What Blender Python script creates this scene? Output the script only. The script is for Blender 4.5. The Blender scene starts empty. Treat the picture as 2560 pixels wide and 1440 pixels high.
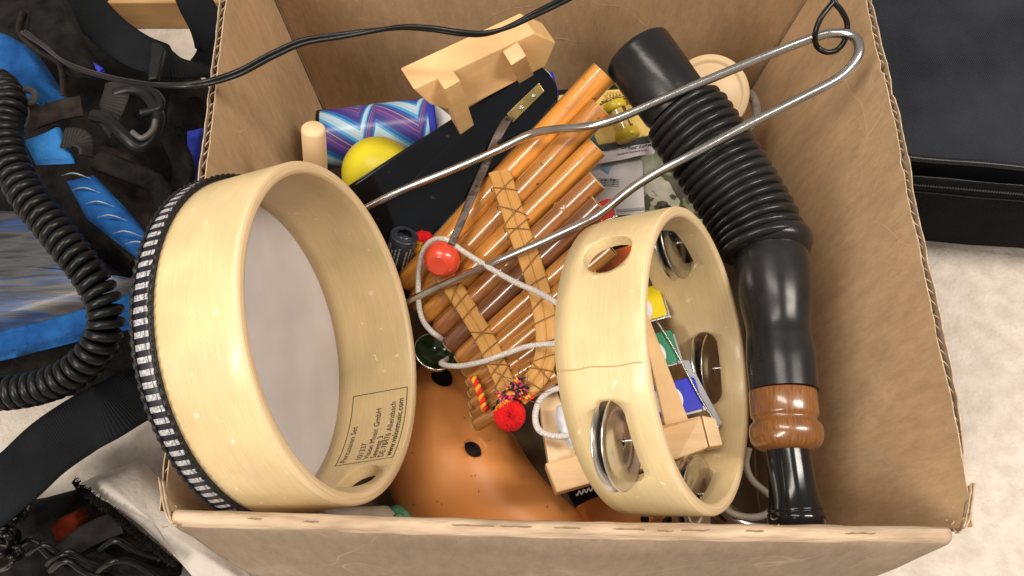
import bpy, math, random
from mathutils import Vector, Matrix, noise
random.seed(7)
R=math.radians; V=Vector; PI=math.pi
S=bpy.context.scene
COL=S.collection
# ------------------------------------------------------------ camera
PITCH=R(68); CAMP=V((0,-.049,.695)); FPX=2100.
CF=V((0,math.cos(PITCH),-math.sin(PITCH))); CU=V((0,math.sin(PITCH),math.cos(PITCH))); CR=V((1,0,0))
cd=bpy.data.cameras.new('camera'); cam=bpy.data.objects.new('camera',cd); COL.objects.link(cam)
cd.lens=FPX/2560*36; cd.sensor_width=36; cd.clip_start=.01; cd.clip_end=50
cam.location=CAMP; cam.rotation_euler=(R(90)-PITCH,0,0); S.camera=cam
# ------------------------------------------------------------ light
w=bpy.data.worlds.new('World'); S.world=w; w.use_nodes=True
w.node_tree.nodes['Background'].inputs[0].default_value=(1.0,.93,.86,1)
w.node_tree.nodes['Background'].inputs[1].default_value=.52
def lamp(name,loc,tgt,sx,sy,P,col):
    l=bpy.data.lights.new(name,'AREA'); l.shape='RECTANGLE'; l.size=sx; l.size_y=sy; l.energy=P; l.color=col
    o=bpy.data.objects.new(name,l); COL.objects.link(o); o.location=loc
    o.rotation_euler=(V(tgt)-V(loc)).to_track_quat('-Z','Y').to_euler(); return o
lamp('ceiling_or_fill_lamp',(-.55,.40,2.0),(0,.2,.2),.26,1.0,20,(1,.91,.80))
lamp('ceiling_or_fill_lamp',(-1.15,-.85,2.0),(0,.2,.2),.30,1.3,50,(1,.91,.80))  # added fill lamp, unseen source: pipe highlights and a brighter back wall
lamp('ceiling_or_fill_lamp',(1.25,.15,2.0),(0,.2,.2),.28,1.1,48,(1,.91,.80))
S.view_settings.view_transform='Standard'; S.view_settings.look='None'
S.view_settings.exposure=-.42; S.view_settings.gamma=1
S.render.engine='CYCLES'
S.cycles.max_bounces=8; S.cycles.transparent_max_bounces=12
# ------------------------------------------------------------ geometry helpers
def ray(px,py): return CF+CR*((px-1280)/FPX)-CU*((py-720)/FPX)
def P(px,py,z):                 # where a sight line reaches height z
    d=ray(px,py); return CAMP+d*((z-CAMP.z)/d.z)
def PY(px,py,y):
    d=ray(px,py); return CAMP+d*((y-CAMP.y)/d.y)
def PS(lst): return [P(*q) for q in lst]
def dist(p): return (p-CAMP).dot(CF)
def rp(pxw,p): return pxw/2*dist(p)/FPX     # radius in metres of something pxw wide at p
class G:
    def __init__(s): s.v=[]; s.f=[]; s.uv=[]; s.mi=[]
    def add(s,vs,fs,uvs=None,mi=0):
        n=len(s.v); s.v+= [V(v) for v in vs]
        for k,f in enumerate(fs):
            s.f.append([i+n for i in f]); s.uv.append(uvs[k] if uvs else [(0,0)]*len(f)); s.mi.append(mi)
        return s
def wloc(o):
    p=V((0,0,0))
    while o: p+=o.location; o=o.parent
    return p
def obj(name,g,mats,parent=None,smooth=True,bevel=0,sub=0,label=None):
    if not isinstance(mats,(list,tuple)): mats=[mats]
    me=bpy.data.meshes.new(name); off=wloc(parent)
    if parent is None:
        off=sum(g.v,V((0,0,0)))/len(g.v); off.z=min(v.z for v in g.v)
    me.from_pydata([v-off for v in g.v],[],g.f); 
    u=me.uv_layers.new(name='UVMap'); k=0
    for p,uu,mi in zip(me.polygons,g.uv,g.mi):
        p.material_index=mi; p.use_smooth=smooth
        for a in uu: u.data[k].uv=a; k+=1
    for m in mats: me.materials.append(m)
    me.update()
    o=bpy.data.objects.new(name,me); COL.objects.link(o)
    if parent: o.parent=parent
    else: o.location=off
    if bevel:
        b=o.modifiers.new('bevel','BEVEL'); b.width=bevel; b.segments=3; b.limit_method='ANGLE'; b.angle_limit=R(40)
    if sub:
        b=o.modifiers.new('sub','SUBSURF'); b.levels=sub; b.render_levels=sub
    if label: o['label']=label
    return o
def thing(name,loc,label,cat,group=None):
    o=bpy.data.objects.new(name,None); COL.objects.link(o); o.location=loc; o.empty_display_size=.02
    return tag(o,label,cat,group)
def tag(o,label,cat,group=None):
    o['label']=label; o['category']=cat
    if group: o['group']=group
    return o
def struct(o): o['kind']='structure'; return o
def crom(pts,n=8,closed=False):
    pts=[V(p) for p in pts]; out=[]; L=len(pts)
    rng=range(L) if closed else range(L-1)
    for i in rng:
        if closed: a,b,c,d=pts[(i-1)%L],pts[i],pts[(i+1)%L],pts[(i+2)%L]
        else: a,b,c,d=pts[max(i-1,0)],pts[i],pts[i+1],pts[min(i+2,L-1)]
        for k in range(n):
            t=k/n; out.append(.5*((2*b)+(c-a)*t+(2*a-5*b+4*c-d)*t*t+(3*b-a-3*c+d)*t**3))
    if not closed: out.append(pts[-1].copy())
    return out
def tube(g,path,rad,n=16,closed=False,caps=True,mi=0,u0=0):
    L=len(path); rad=rad if isinstance(rad,(list,tuple)) else [rad]*L
    T=[]
    for i in range(L):
        if closed: t=path[(i+1)%L]-path[i-1]
        else: t=path[min(i+1,L-1)]-path[max(i-1,0)]
        T.append(t.normalized() if t.length>1e-9 else (T[-1] if T else V((0,0,1))))
    nrm=T[0].orthogonal().normalized()
    if abs(T[0].z)<.95: nrm=(V((0,0,1))-T[0]*T[0].z).normalized()
    vs=[];ln=0;lens=[]
    for i in range(L):
        nrm=(nrm-T[i]*nrm.dot(T[i])).normalized(); b=T[i].cross(nrm)
        if i: ln+=(path[i]-path[i-1]).length
        lens.append(ln)
        for k in range(n):
            a=2*PI*k/n; vs.append(path[i]+(nrm*math.cos(a)+b*math.sin(a))*rad[i])
    fs=[];uvs=[]
    for i in range(L if closed else L-1):
        j=(i+1)%L; l1=lens[j] if j else ln
        for k in range(n):
            k2=(k+1)%n
            fs.append([i*n+k,i*n+k2,j*n+k2,j*n+k]); uvs.append([(k/n,lens[i]),((k+1)/n,lens[i]),((k+1)/n,l1),(k/n,l1)])
    g.add(vs,fs,uvs,mi)
    if caps and not closed:
        m=len(g.v)-len(vs)
        g.f.append([m+k for k in range(n)][::-1]); g.uv.append([(0,0)]*n); g.mi.append(mi)
        g.f.append([m+(L-1)*n+k for k in range(n)]); g.uv.append([(0,0)]*n); g.mi.append(mi)
    return g
def lathe(g,c,axis,prof,n=64,closed=False,mi=0,ref=None,mis=None):
    axis=V(axis).normalized(); a=(V(ref)-axis*axis.dot(V(ref))).normalized() if ref is not None else axis.orthogonal().normalized()
    b=axis.cross(a); vs=[];Lp=len(prof); s=[0]
    for i in range(1,Lp+1):
        p,q=prof[i-1],prof[i%Lp]; s.append(s[-1]+math.hypot(p[0]-q[0],p[1]-q[1]))
    for (t,r) in prof:
        for k in range(n):
            an=2*PI*k/n; vs.append(V(c)+axis*t+(a*math.cos(an)+b*math.sin(an))*r)
    for i in range(Lp if closed else Lp-1):
        j=(i+1)%Lp; fs=[];uvs=[]
        for k in range(n):
            k2=(k+1)%n
            fs.append([i*n+k,i*n+k2,j*n+k2,j*n+k]); uvs.append([(k/n,s[i]),((k+1)/n,s[i]),((k+1)/n,s[i+1]),(k/n,s[i+1])])
        m=len(g.v)-i*0
        if i==0: base=len(g.v); g.v+=vs
        for f_,u_ in zip(fs,uvs):
            g.f.append([x+base for x in f_]); g.uv.append(u_); g.mi.append(mis[i] if mis else mi)
    return g
def box(g,c,ex,ey,ez,mi=0):      # ex,ey,ez full edge vectors
    c=V(c);ex=V(ex)/2;ey=V(ey)/2;ez=V(ez)/2
    vs=[c+ex*x+ey*y+ez*z for z in(-1,1) for y in(-1,1) for x in(-1,1)]
    F=[(0,2,3,1),(4,5,7,6),(0,1,5,4),(2,6,7,3),(0,4,6,2),(1,3,7,5)]
    q=[(0,0),(0,1),(1,1),(1,0)]
    if ex.cross(ey).dot(ez)<0: F=[f[::-1] for f in F]
    return g.add(vs,F,[q]*6,mi)
def prism(g,poly,off,mi=0):      # polygon (world points) extruded by vector
    n=len(poly); off=V(off); poly=[V(p) for p in poly]
    nr=V((0,0,0))
    for i in range(n): nr+=poly[i].cross(poly[(i+1)%n])
    if nr.dot(off)<0: poly=poly[::-1]
    vs=poly+[p+off for p in poly]
    F=[list(range(n))[::-1],list(range(n,2*n))]+[[i,(i+1)%n,n+(i+1)%n,n+i] for i in range(n)]
    return g.add(vs,F,None,mi)
def strap(g,path,wid,thick,side=None,mi=0,ucross=5):     # flat band; side = list/one width direction
    L=len(path); vs=[];run=0
    for i in range(L):
        t=(path[min(i+1,L-1)]-path[max(i-1,0)]).normalized()
        sd=side[i] if isinstance(side,list) else side
        if sd is None: sd=t.cross(V((0,0,1)))
        sd=(sd-t*t.dot(sd)).normalized(); up=sd.cross(t)
        ww=wid[i] if isinstance(wid,list) else wid
        if i: run+=(path[i]-path[i-1]).length
        for k in range(ucross): vs.append(path[i]+sd*ww*(k/(ucross-1)-.5)+up*(thick/2+thick*.25*math.sin(PI*k/(ucross-1))))
        for k in range(ucross): vs.append(path[i]+sd*ww*(.5-k/(ucross-1))-up*thick/2)
    m=2*ucross; fs=[];uvs=[]; run=0
    for i in range(L-1):
        d=(path[i+1]-path[i]).length
        for k in range(m):
            k2=(k+1)%m
            fs.append([i*m+k,(i+1)*m+k,(i+1)*m+k2,i*m+k2][::-1])
            uk=lambda q:(q if q<ucross else m-1-q)/(ucross-1)
            uvs.append([(uk(k),run),(uk(k),run+d),(uk(k2),run+d),(uk(k2),run)][::-1])
        run+=d
    fs+= [list(range(m)),[(L-1)*m+k for k in range(m)][::-1]]; uvs+=[[(0,0)]*m]*2
    return g.add(vs,fs,uvs,mi)
def fbm(p,o=4): return noise.fractal(p,1.0,2.0,o)
def pad(g,poly,h,base=None,rings=9,nz=.003,ns=30,flat=.5,mi=0,seg=6,seed=0):   # cushion-like soft slab over a closed outline
    pts=[]
    n=len(poly)
    for i in range(n):
        for k in range(seg): pts.append(poly[i].lerp(poly[(i+1)%n],k/seg))
    c=sum(pts,V((0,0,0)))/len(pts); n=len(pts); vs=[]
    base=base if base is not None else h
    vs+= [p-V((0,0,base)) for p in pts]
    for r in range(rings):
        s=1-r/rings
        hh=h*(1-s**(2/flat))**.5 if s<1 else 0
        for p in pts:
            q=c+(p-c)*s
            q=V((q.x,q.y,q.z+hh-h))
            q.z+=nz*fbm(q*ns+V((seed,0,0)))
            if s==1: q.x+=nz*.6*noise.noise(q*ns*1.3); q.y+=nz*.6*noise.noise(q*ns*1.3+V((9,9,9)))
            vs.append(q)
    vs.append(c+V((0,0,nz*fbm(c*ns))))
    fs=[]
    for r in range(rings):
        for k in range(n):
            k2=(k+1)%n; fs.append([r*n+k,r*n+k2,(r+1)*n+k2,(r+1)*n+k])
    for k in range(n): fs.append([rings*n+k,rings*n+(k+1)%n,len(vs)-1])
    nr=V((0,0,0))
    for i in range(len(poly)): nr+=(poly[i]-c).cross(poly[(i+1)%len(poly)]-c)
    if nr.z<0: fs=[f[::-1] for f in fs]
    return g.add(vs,fs,[[(0,0)]*len(f) for f in fs],mi)
def sheet(g,p00,p10,p01,p11,nx,ny,fn,mi=0):
    vs=[];fs=[];uvs=[]
    for j in range(ny+1):
        for i in range(nx+1):
            u,v=i/nx,j/ny; p=(p00*(1-u)+p10*u)*(1-v)+(p01*(1-u)+p11*u)*v
            vs.append(fn(p,u,v))
    for j in range(ny):
        for i in range(nx):
            a=j*(nx+1)+i; fs.append([a,a+1,a+nx+2,a+nx+1]); uvs.append([(i/nx,j/ny),((i+1)/nx,j/ny),((i+1)/nx,(j+1)/ny),(i/nx,(j+1)/ny)])
    return g.add(vs,fs,uvs,mi)
def text_geo(g,s,size,mapf,bold=0,shear=0,align='LEFT'):
    c=bpy.data.curves.new('t','FONT'); c.body=s; c.size=size; c.offset=bold; c.shear=shear; c.align_x=align; c.resolution_u=3
    o=bpy.data.objects.new('t',c); COL.objects.link(o)
    dg=bpy.context.evaluated_depsgraph_get(); dg.update(); me=bpy.data.meshes.new_from_object(o.evaluated_get(dg))
    vs=[mapf(v.co.x,v.co.y) for v in me.vertices]; fs=[list(p.vertices) for p in me.polygons]
    g.add(vs,fs); bpy.data.objects.remove(o); bpy.data.curves.remove(c); bpy.data.meshes.remove(me)
    return g
def cut(o,cutters):
    for cgeo in cutters:
        me=bpy.data.meshes.new('c'); wl=wloc(o); me.from_pydata([v for v in cgeo.v],[],cgeo.f); me.update()
        co=bpy.data.objects.new('c',me); COL.objects.link(co)
        m=o.modifiers.new('b','BOOLEAN'); m.operation='DIFFERENCE'; m.solver='EXACT'; m.object=co
        bpy.context.view_layer.update()
        dg=bpy.context.evaluated_depsgraph_get(); dg.update()
        nm=bpy.data.meshes.new_from_object(o.evaluated_get(dg))
        o.modifiers.clear(); o.data=nm
        bpy.data.objects.remove(co); bpy.data.meshes.remove(me)
# ------------------------------------------------------------ materials
def nodes(m):
    m.use_nodes=True; nt=m.node_tree; return nt,nt.nodes,nt.links,nt.nodes['Principled BSDF']
def ramp(nt,stops):
    r=nt.nodes.new('ShaderNodeValToRGB'); e=r.color_ramp.elements
    while len(e)<len(stops): e.new(.5)
    for x,(p,c) in zip(e,stops):
        x.position=p; x.color=(*c,1) if len(c)==3 else c
    return r
def g3(v): return (v,v,v)
def M(name,c1,c2=None,scale=20,stretch=(1,1,1),detail=5,rough=.5,rvar=0,metal=0,bump=0,bscale=None,bstretch=None,coat=0,sheen=0,coord='Object',contrast=(.35,.65),trans=0,alpha=1,spec=.5,spots=None):
    m=bpy.data.materials.new(name); nt,N,L,B=nodes(m); c2=c2 or c1
    tc=N.new('ShaderNodeTexCoord'); mp=N.new('ShaderNodeMapping'); mp.inputs['Scale'].default_value=stretch
    L.new(tc.outputs[coord],mp.inputs[0])
    nz=N.new('ShaderNodeTexNoise'); nz.inputs['Scale'].default_value=scale; nz.inputs['Detail'].default_value=detail; L.new(mp.outputs[0],nz.inputs[0])
    r=ramp(nt,[(contrast[0],c1),(contrast[1],c2)]); L.new(nz.outputs[0],r.inputs[0]); col=r.outputs[0]
    if spots:    # (scale, threshold, colour)
        n2=N.new('ShaderNodeTexNoise'); n2.inputs['Scale'].default_value=spots[0]; n2.inputs['Detail'].default_value=2; L.new(tc.outputs['Object'],n2.inputs[0])
        r2=ramp(nt,[(spots[1],g3(0)),(spots[1]+.03,g3(1))]); L.new(n2.outputs[0],r2.inputs[0])
        mx=N.new('ShaderNodeMix'); mx.data_type='RGBA'; L.new(r2.outputs[0],mx.inputs[0]); L.new(col,mx.inputs[6]); mx.inputs[7].default_value=(*spots[2],1); col=mx.outputs[2]
    L.new(col,B.inputs['Base Color'])
    B.inputs['Roughness'].default_value=rough; B.inputs['Metallic'].default_value=metal
    if rvar:
        rr=N.new('ShaderNodeMapRange'); rr.inputs[3].default_value=max(.02,rough-rvar); rr.inputs[4].default_value=rough+rvar
        L.new(nz.outputs[0],rr.inputs[0]); L.new(rr.outputs[0],B.inputs['Roughness'])
    if coat: B.inputs['Coat Weight'].default_value=coat; B.inputs['Coat Roughness'].default_value=.05
    if sheen: B.inputs['Sheen Weight'].default_value=sheen
    B.inputs['Specular IOR Level'].default_value=spec
    if trans: B.inputs['Transmission Weight'].default_value=trans
    if alpha<1: B.inputs['Alpha'].default_value=alpha
    if bump:
        bs=N.new('ShaderNodeTexNoise'); bs.inputs['Scale'].default_value=bscale or scale*4; bs.inputs['Detail'].default_value=4
        mp2=N.new('ShaderNodeMapping'); mp2.inputs['Scale'].default_value=bstretch or stretch; L.new(tc.outputs[coord],mp2.inputs[0]); L.new(mp2.outputs[0],bs.inputs[0])
        b=N.new('ShaderNodeBump'); b.inputs['Strength'].default_value=bump; b.inputs['Distance'].default_value=.002
        L.new(bs.outputs[0],b.inputs['Height']); L.new(b.outputs[0],B.inputs['Normal'])
    return m
def weave(name,col,col2,sc=900,rough=.8,bump=.6,coord='Object',stretch=(1,1,1),rot=0,spec=.3,sheen=.0,profile=('X','Y')):
    m=bpy.data.materials.new(name); nt,N,L,B=nodes(m)
    tc=N.new('ShaderNodeTexCoord'); mp=N.new('ShaderNodeMapping'); mp.inputs['Scale'].default_value=stretch; mp.inputs['Rotation'].default_value=(0,0,rot); L.new(tc.outputs[coord],mp.inputs[0])
    ws=[]
    for d in profile:
        wv=N.new('ShaderNodeTexWave'); wv.bands_direction=d; wv.inputs['Scale'].default_value=sc; wv.inputs['Distortion'].default_value=.6; wv.inputs['Detail'].default_value=1; L.new(mp.outputs[0],wv.inputs[0]); ws.append(wv)
    mu=N.new('ShaderNodeMath'); mu.operation='MULTIPLY'; L.new(ws[0].outputs['Fac'],mu.inputs[0]); L.new(ws[-1].outputs['Fac'],mu.inputs[1])
    nz=N.new('ShaderNodeTexNoise'); nz.inputs['Scale'].default_value=18; nz.inputs['Detail'].default_value=6; L.new(tc.outputs['Object'],nz.inputs[0])
    ad=N.new('ShaderNodeMath'); ad.operation='ADD'; L.new(mu.outputs[0],ad.inputs[0]); L.new(nz.outputs[0],ad.inputs[1])
    r=ramp(nt,[(.35,col),(1.0,col2)]); L.new(ad.outputs[0],r.inputs[0]); L.new(r.outputs[0],B.inputs['Base Color'])
    b=N.new('ShaderNodeBump'); b.inputs['Strength'].default_value=bump; b.inputs['Distance'].default_value=.0008; L.new(mu.outputs[0],b.inputs['Height']); L.new(b.outputs[0],B.inputs['Normal'])
    B.inputs['Roughness'].default_value=rough; B.inputs['Specular IOR Level'].default_value=spec; B.inputs['Sheen Weight'].default_value=sheen
    return m
def wood(name,ca,cb,sc=4,stretch=(1,1,1),coord='Object',rough=.4,coat=.0,bump=.08,dist=3,flecks=None,ring=14):
    m=bpy.data.materials.new(name); nt,N,L,B=nodes(m)
    tc=N.new('ShaderNodeTexCoord'); mp=N.new('ShaderNodeMapping'); mp.inputs['Scale'].default_value=stretch; L.new(tc.outputs[coord],mp.inputs[0])
    n1=N.new('ShaderNodeTexNoise'); n1.inputs['Scale'].default_value=sc; n1.inputs['Detail'].default_value=8; n1.inputs['Roughness'].default_value=.65; L.new(mp.outputs[0],n1.inputs[0])
    r=ramp(nt,[(.3,ca),(.7,cb)]); L.new(n1.outputs[0],r.inputs[0]); col=r.outputs[0]
    n3=N.new('ShaderNodeTexNoise'); n3.inputs['Scale'].default_value=25; n3.inputs['Detail'].default_value=3; L.new(tc.outputs['Object'],n3.inputs[0])
    r3=ramp(nt,[(.35,g3(.88)),(.65,g3(1.06))]); L.new(n3.outputs[0],r3.inputs[0])
    mx=N.new('ShaderNodeMix'); mx.data_type='RGBA'; mx.blend_type='MULTIPLY'; mx.inputs[0].default_value=1; L.new(col,mx.inputs[6]); L.new(r3.outputs[0],mx.inputs[7]); col=mx.outputs[2]
    if flecks:
        n2=N.new('ShaderNodeTexNoise'); n2.inputs['Scale'].default_value=flecks[0]; n2.inputs['Detail'].default_value=1; L.new(tc.outputs['Object'],n2.inputs[0])
        r2=ramp(nt,[(flecks[1],g3(0)),(flecks[1]+.04,g3(1))]); L.new(n2.outputs[0],r2.inputs[0])
        m2=N.new('ShaderNodeMix'); m2.data_type='RGBA'; L.new(r2.outputs[0],m2.inputs[0]); L.new(col,m2.inputs[6]); m2.inputs[7].default_value=(*flecks[2],1); col=m2.outputs[2]
    L.new(col,B.inputs['Base Color']); B.inputs['Roughness'].default_value=rough; B.inputs['Coat Weight'].default_value=coat; B.inputs['Coat Roughness'].default_value=.12
    b=N.new('ShaderNodeBump'); b.inputs['Strength'].default_value=bump; b.inputs['Distance'].default_value=.001; L.new(n1.outputs[0],b.inputs['Height']); L.new(b.outputs[0],B.inputs['Normal'])
    return m
def cardboard(name,base,dark,light,crease=.5):
    m=bpy.data.materials.new(name); nt,N,L,B=nodes(m)
    tc=N.new('ShaderNodeTexCoord')
    def nz(sc,st,det=5,ro=.6):
        mp=N.new('ShaderNodeMapping'); mp.inputs['Scale'].default_value=st; L.new(tc.outputs['Object'],mp.inputs[0])
        n=N.new('ShaderNodeTexNoise'); n.inputs['Scale'].default_value=sc; n.inputs['Detail'].default_value=det; n.inputs['Roughness'].default_value=ro; L.new(mp.outputs[0],n.inputs[0]); return n
    a=nz(9,(1,1,1),4); r=ramp(nt,[(.3,dark),(.6,base),(.8,light)]); L.new(a.outputs[0],r.inputs[0])
    f=nz(160,(1,1,.25),6,.8); rf=ramp(nt,[(.35,g3(.86)),(.65,g3(1.1))]); L.new(f.outputs[0],rf.inputs[0])
    mx=N.new('ShaderNodeMix'); mx.data_type='RGBA'; mx.blend_type='MULTIPLY'; mx.inputs[0].default_value=1; L.new(r.outputs[0],mx.inputs[6]); L.new(rf.outputs[0],mx.inputs[7])
    # scratches and worn creases
    d=nz(7,(1,1,1),2); md=N.new('ShaderNodeMix'); md.data_type='VECTOR'; 
    vm=N.new('ShaderNodeVectorMath'); vm.operation='MULTIPLY_ADD'; vm.inputs[1].default_value=(.22,.22,.22); L.new(d.outputs['Color'],vm.inputs[0]); L.new(tc.outputs['Object'],vm.inputs[2])
    vo=N.new('ShaderNodeTexVoronoi'); vo.feature='DISTANCE_TO_EDGE'; vo.inputs['Scale'].default_value=9; L.new(vm.outputs[0],vo.inputs[0])
    rv=ramp(nt,[(0,g3(1)),(.008,g3(0))]); L.new(vo.outputs['Distance'],rv.inputs[0])
    gate=nz(11,(1,1,1),2); rg=ramp(nt,[(.47,g3(0)),(.58,g3(crease))]); L.new(gate.outputs[0],rg.inputs[0])
    mm=N.new('ShaderNodeMath'); mm.operation='MULTIPLY'; L.new(rv.outputs[0],mm.inputs[0]); L.new(rg.outputs[0],mm.inputs[1])
    m2=N.new('ShaderNodeMix'); m2.data_type='RGBA'; L.new(mm.outputs[0],m2.inputs[0]); L.new(mx.outputs[2],m2.inputs[6]); m2.inputs[7].default_value=(*light,1)
    s=nz(420,(1,1,1),1); rs=ramp(nt,[(.20,g3(.6)),(.24,g3(1))]); L.new(s.outputs[0],rs.inputs[0])
    m3=N.new('ShaderNodeMix'); m3.data_type='RGBA'; m3.blend_type='MULTIPLY'; m3.inputs[0].default_value=1; L.new(m2.outputs[2],m3.inputs[6]); L.new(rs.outputs[0],m3.inputs[7])
    L.new(m3.outputs[2],B.inputs['Base Color']); B.inputs['Roughness'].default_value=.75; B.inputs['Specular IOR Level'].default_value=.25
    ad=N.new('ShaderNodeMath'); ad.operation='MULTIPLY_ADD'; ad.inputs[1].default_value=.6; L.new(mm.outputs[0],ad.inputs[0]); L.new(f.outputs[0],ad.inputs[2])
    a2=N.new('ShaderNodeMath'); a2.operation='MULTIPLY_ADD'; a2.inputs[1].default_value=2.5; L.new(a.outputs[0],a2.inputs[0]); L.new(ad.outputs[0],a2.inputs[2])
    b=N.new('ShaderNodeBump'); b.inputs['Strength'].default_value=.35; b.inputs['Distance'].default_value=.0015; L.new(a2.outputs[0],b.inputs['Height']); L.new(b.outputs[0],B.inputs['Normal'])
    return m
mCB=cardboard('cardboard_inside',(.56,.375,.215),(.475,.312,.172),(.66,.48,.30))
mCBo=cardboard('cardboard_outside',(.335,.252,.178),(.285,.212,.148),(.48,.375,.275),.8)
mEdge=M('cardboard_edge',(.60,.45,.31),(.33,.235,.155),scale=24,stretch=(1,7,7),rough=.9,bump=.4)
mFlute=M('cardboard_flute',(.20,.13,.075),(.28,.19,.11),scale=150,rough=.9)
mBirch=wood('birch_ply',(.66,.495,.25),(.735,.575,.32),sc=5,stretch=(5,150,110),coord='UV',rough=.36,coat=.15,bump=.03,flecks=(170,.735,(.86,.72,.48)))
mPly=M('ply_edge',(.64,.45,.23),(.80,.62,.39),scale=9,stretch=(1,300,1),detail=2,coord='UV',rough=.5,bump=.2,bscale=20,contrast=(.4,.6))
mSkin=M('drum_skin',(.50,.465,.465),(.60,.56,.56),scale=22,detail=6,rough=.55,bump=.06,contrast=(.3,.7))
mPine=wood('pine',(.60,.36,.15),(.76,.50,.24),sc=14,stretch=(1,1,5),rough=.45,coat=.1)
mPineD=wood('pine_turned',(.72,.48,.25),(.82,.60,.36),sc=30,stretch=(1,1,.3),rough=.5)
mBlockW=wood('maple_block',(.62,.38,.18),(.78,.54,.30),sc=25,stretch=(.3,3,1),rough=.3,coat=.3)
mSteel=M('steel_rod_metal',(.62,.60,.58),(.42,.40,.38),scale=60,rough=.22,rvar=.1,metal=1,bump=.05)
mChrome=M('jingle_metal',(.78,.76,.73),(.55,.53,.50),scale=45,rough=.24,rvar=.12,metal=1,bump=.12,bscale=30)
mRub=M('black_rubber',(.010,.010,.011),(.018,.018,.019),scale=25,rough=.29,rvar=.09,bump=.1,bscale=120,spec=.38)
mRubS=M('black_gloss',(.006,.006,.007),rough=.14,spec=.4,coat=0,bump=.02,bscale=50)
mBarrel=M('black_satin_barrel',(.010,.010,.011),(.016,.016,.018),scale=60,rough=.27,rvar=.06,bump=.05,bscale=60,spec=.35)
mRose=wood('rosewood',(.085,.026,.007),(.32,.13,.032),sc=4,stretch=(45,25,1),coord='UV',rough=.25,coat=.7,bump=.15)
mTerra=M('terracotta',(.64,.25,.068),(.74,.32,.100),scale=14,detail=7,rough=.42,rvar=.08,bump=.12,bscale=60,spec=.35,spots=(140,.715,(.34,.13,.04)))
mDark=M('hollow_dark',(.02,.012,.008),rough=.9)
mBoard=M('black_lacquer',(.0015,.0018,.0025),(.002,.004,.008),scale=14,detail=5,rough=.11,rvar=.04,spec=.38,spots=(70,.70,(.05,.03,.02)))
mBrass=M('aged_brass',(.42,.31,.12),(.28,.20,.08),scale=60,rough=.33,metal=1,bump=.1)
mSpring=M('dark_spring',(.055,.035,.025),(.10,.07,.055),scale=80,rough=.45,bump=.3,spots=(160,.6,(.02,.012,.01)))
mRed=M('red_lacquer',(.60,.05,.02),(.72,.07,.028),scale=40,rough=.28,coat=.35)
mYel=M('yellow_plastic',(.70,.60,.02),(.78,.66,.03),scale=10,rough=.35)
mCord=M('white_cord',(.70,.66,.62),(.48,.45,.42),scale=2.2,stretch=(2,700,1),coord='UV',rough=.8,bump=.6,bscale=3,contrast=(.4,.6),detail=1)
mCable=M('black_cable',(.006,.006,.006),rough=.30,bump=.03,spec=.35)
mPlastB=M('black_plastic',(.006,.006,.007),(.010,.010,.011),scale=50,rough=.36,bump=.1,spec=.3)
mWhite=M('white_plastic',(.50,.50,.55),rough=.3)
mPaper=M('white_paper',(.70,.69,.70),(.76,.75,.76),scale=30,rough=.7)
mInk=M('black_ink',(.02,.02,.022),rough=.6)
mInkD=M('violet_ink',(.06,.04,.10),rough=.6)
mSilv=M('grey_ink',(.30,.30,.31),(.45,.45,.46),scale=900,rough=.6)
mSeam=M('seam_line',(.52,.35,.16),rough=.6)
mCarpet=M('carpet_pile',(.58,.51,.44),(.70,.63,.56),scale=60,detail=9,rough=.95,bump=.9,bscale=260,spots=(60,.745,(.30,.20,.13)),spec=.1)
mFleece=M('fleece',(.66,.60,.54),(.74,.68,.61),scale=50,detail=8,rough=.95,bump=.35,bscale=260,spec=.1)
mBench=wood('bench_wood',(.36,.19,.06),(.50,.29,.10),sc=8,stretch=(1,8,8),rough=.4)
mCase=weave('case_fabric',(.011,.012,.016),(.040,.043,.054),sc=240,rot=.6,rough=.85,spec=.06)
mCaseS=weave('case_side_fabric',(.005,.005,.006),(.015,.015,.017),sc=330,rot=.6,rough=.85,spec=.06)
mWeb=weave('black_webbing',(.004,.005,.006),(.022,.025,.030),sc=1,stretch=(18,190,1),coord='UV',rough=.7,bump=1.0,profile=('X','Y'),spec=.12)
mWebG=weave('grey_webbing',(.018,.016,.014),(.055,.048,.042),sc=1,stretch=(12,160,1),coord='UV',rough=.8,bump=1.0)
mBagF=M('bag_fabric',(.004,.0035,.0035),(.016,.014,.013),scale=60,detail=9,rough=.92,bump=.8,bscale=300,spec=.15)
mBagB=M('bag_brown',(.014,.010,.009),(.034,.026,.023),scale=90,detail=9,rough=.95,bump=.8,bscale=300,spec=.15)
mBlue=M('blue_felt',(.007,.06,.22),(.014,.11,.34),scale=60,detail=8,rough=.85,bump=.6,bscale=350,sheen=.0,spec=.2)
mBlue2=M('light_blue_felt',(.02,.15,.43),(.035,.20,.52),scale=50,detail=8,rough=.85,bump=.5,bscale=350,spec=.2)
mBlueV=M('royal_blue_trim',(.015,.03,.42),(.02,.05,.5),scale=60,rough=.7,bump=.4)
mBlueP=M('blue_plastic',(.010,.018,.50),rough=.35,bump=.02)
mGreenP=M('green_plastic',(.02,.22,.11),rough=.35,bump=.02)
mRedP=M('red_plastic',(.62,.02,.012),rough=.3,bump=.02)
mOrgP=M('orange_plastic',(.75,.13,.01),rough=.3,bump=.02)
mYelP=M('yellow_plate',(.80,.62,.01),rough=.35,bump=.02)
mPomR=M('red_wool',(.85,.008,.012),(.95,.02,.02),scale=300,rough=.9,bump=.6)
mPomY=M('orange_wool',(.85,.36,.02),(.9,.5,.03),scale=300,rough=.9,bump=.6)
mCream=M('cream_lid',(.62,.44,.24),(.70,.52,.30),scale=20,rough=.4,bump=.03)
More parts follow.
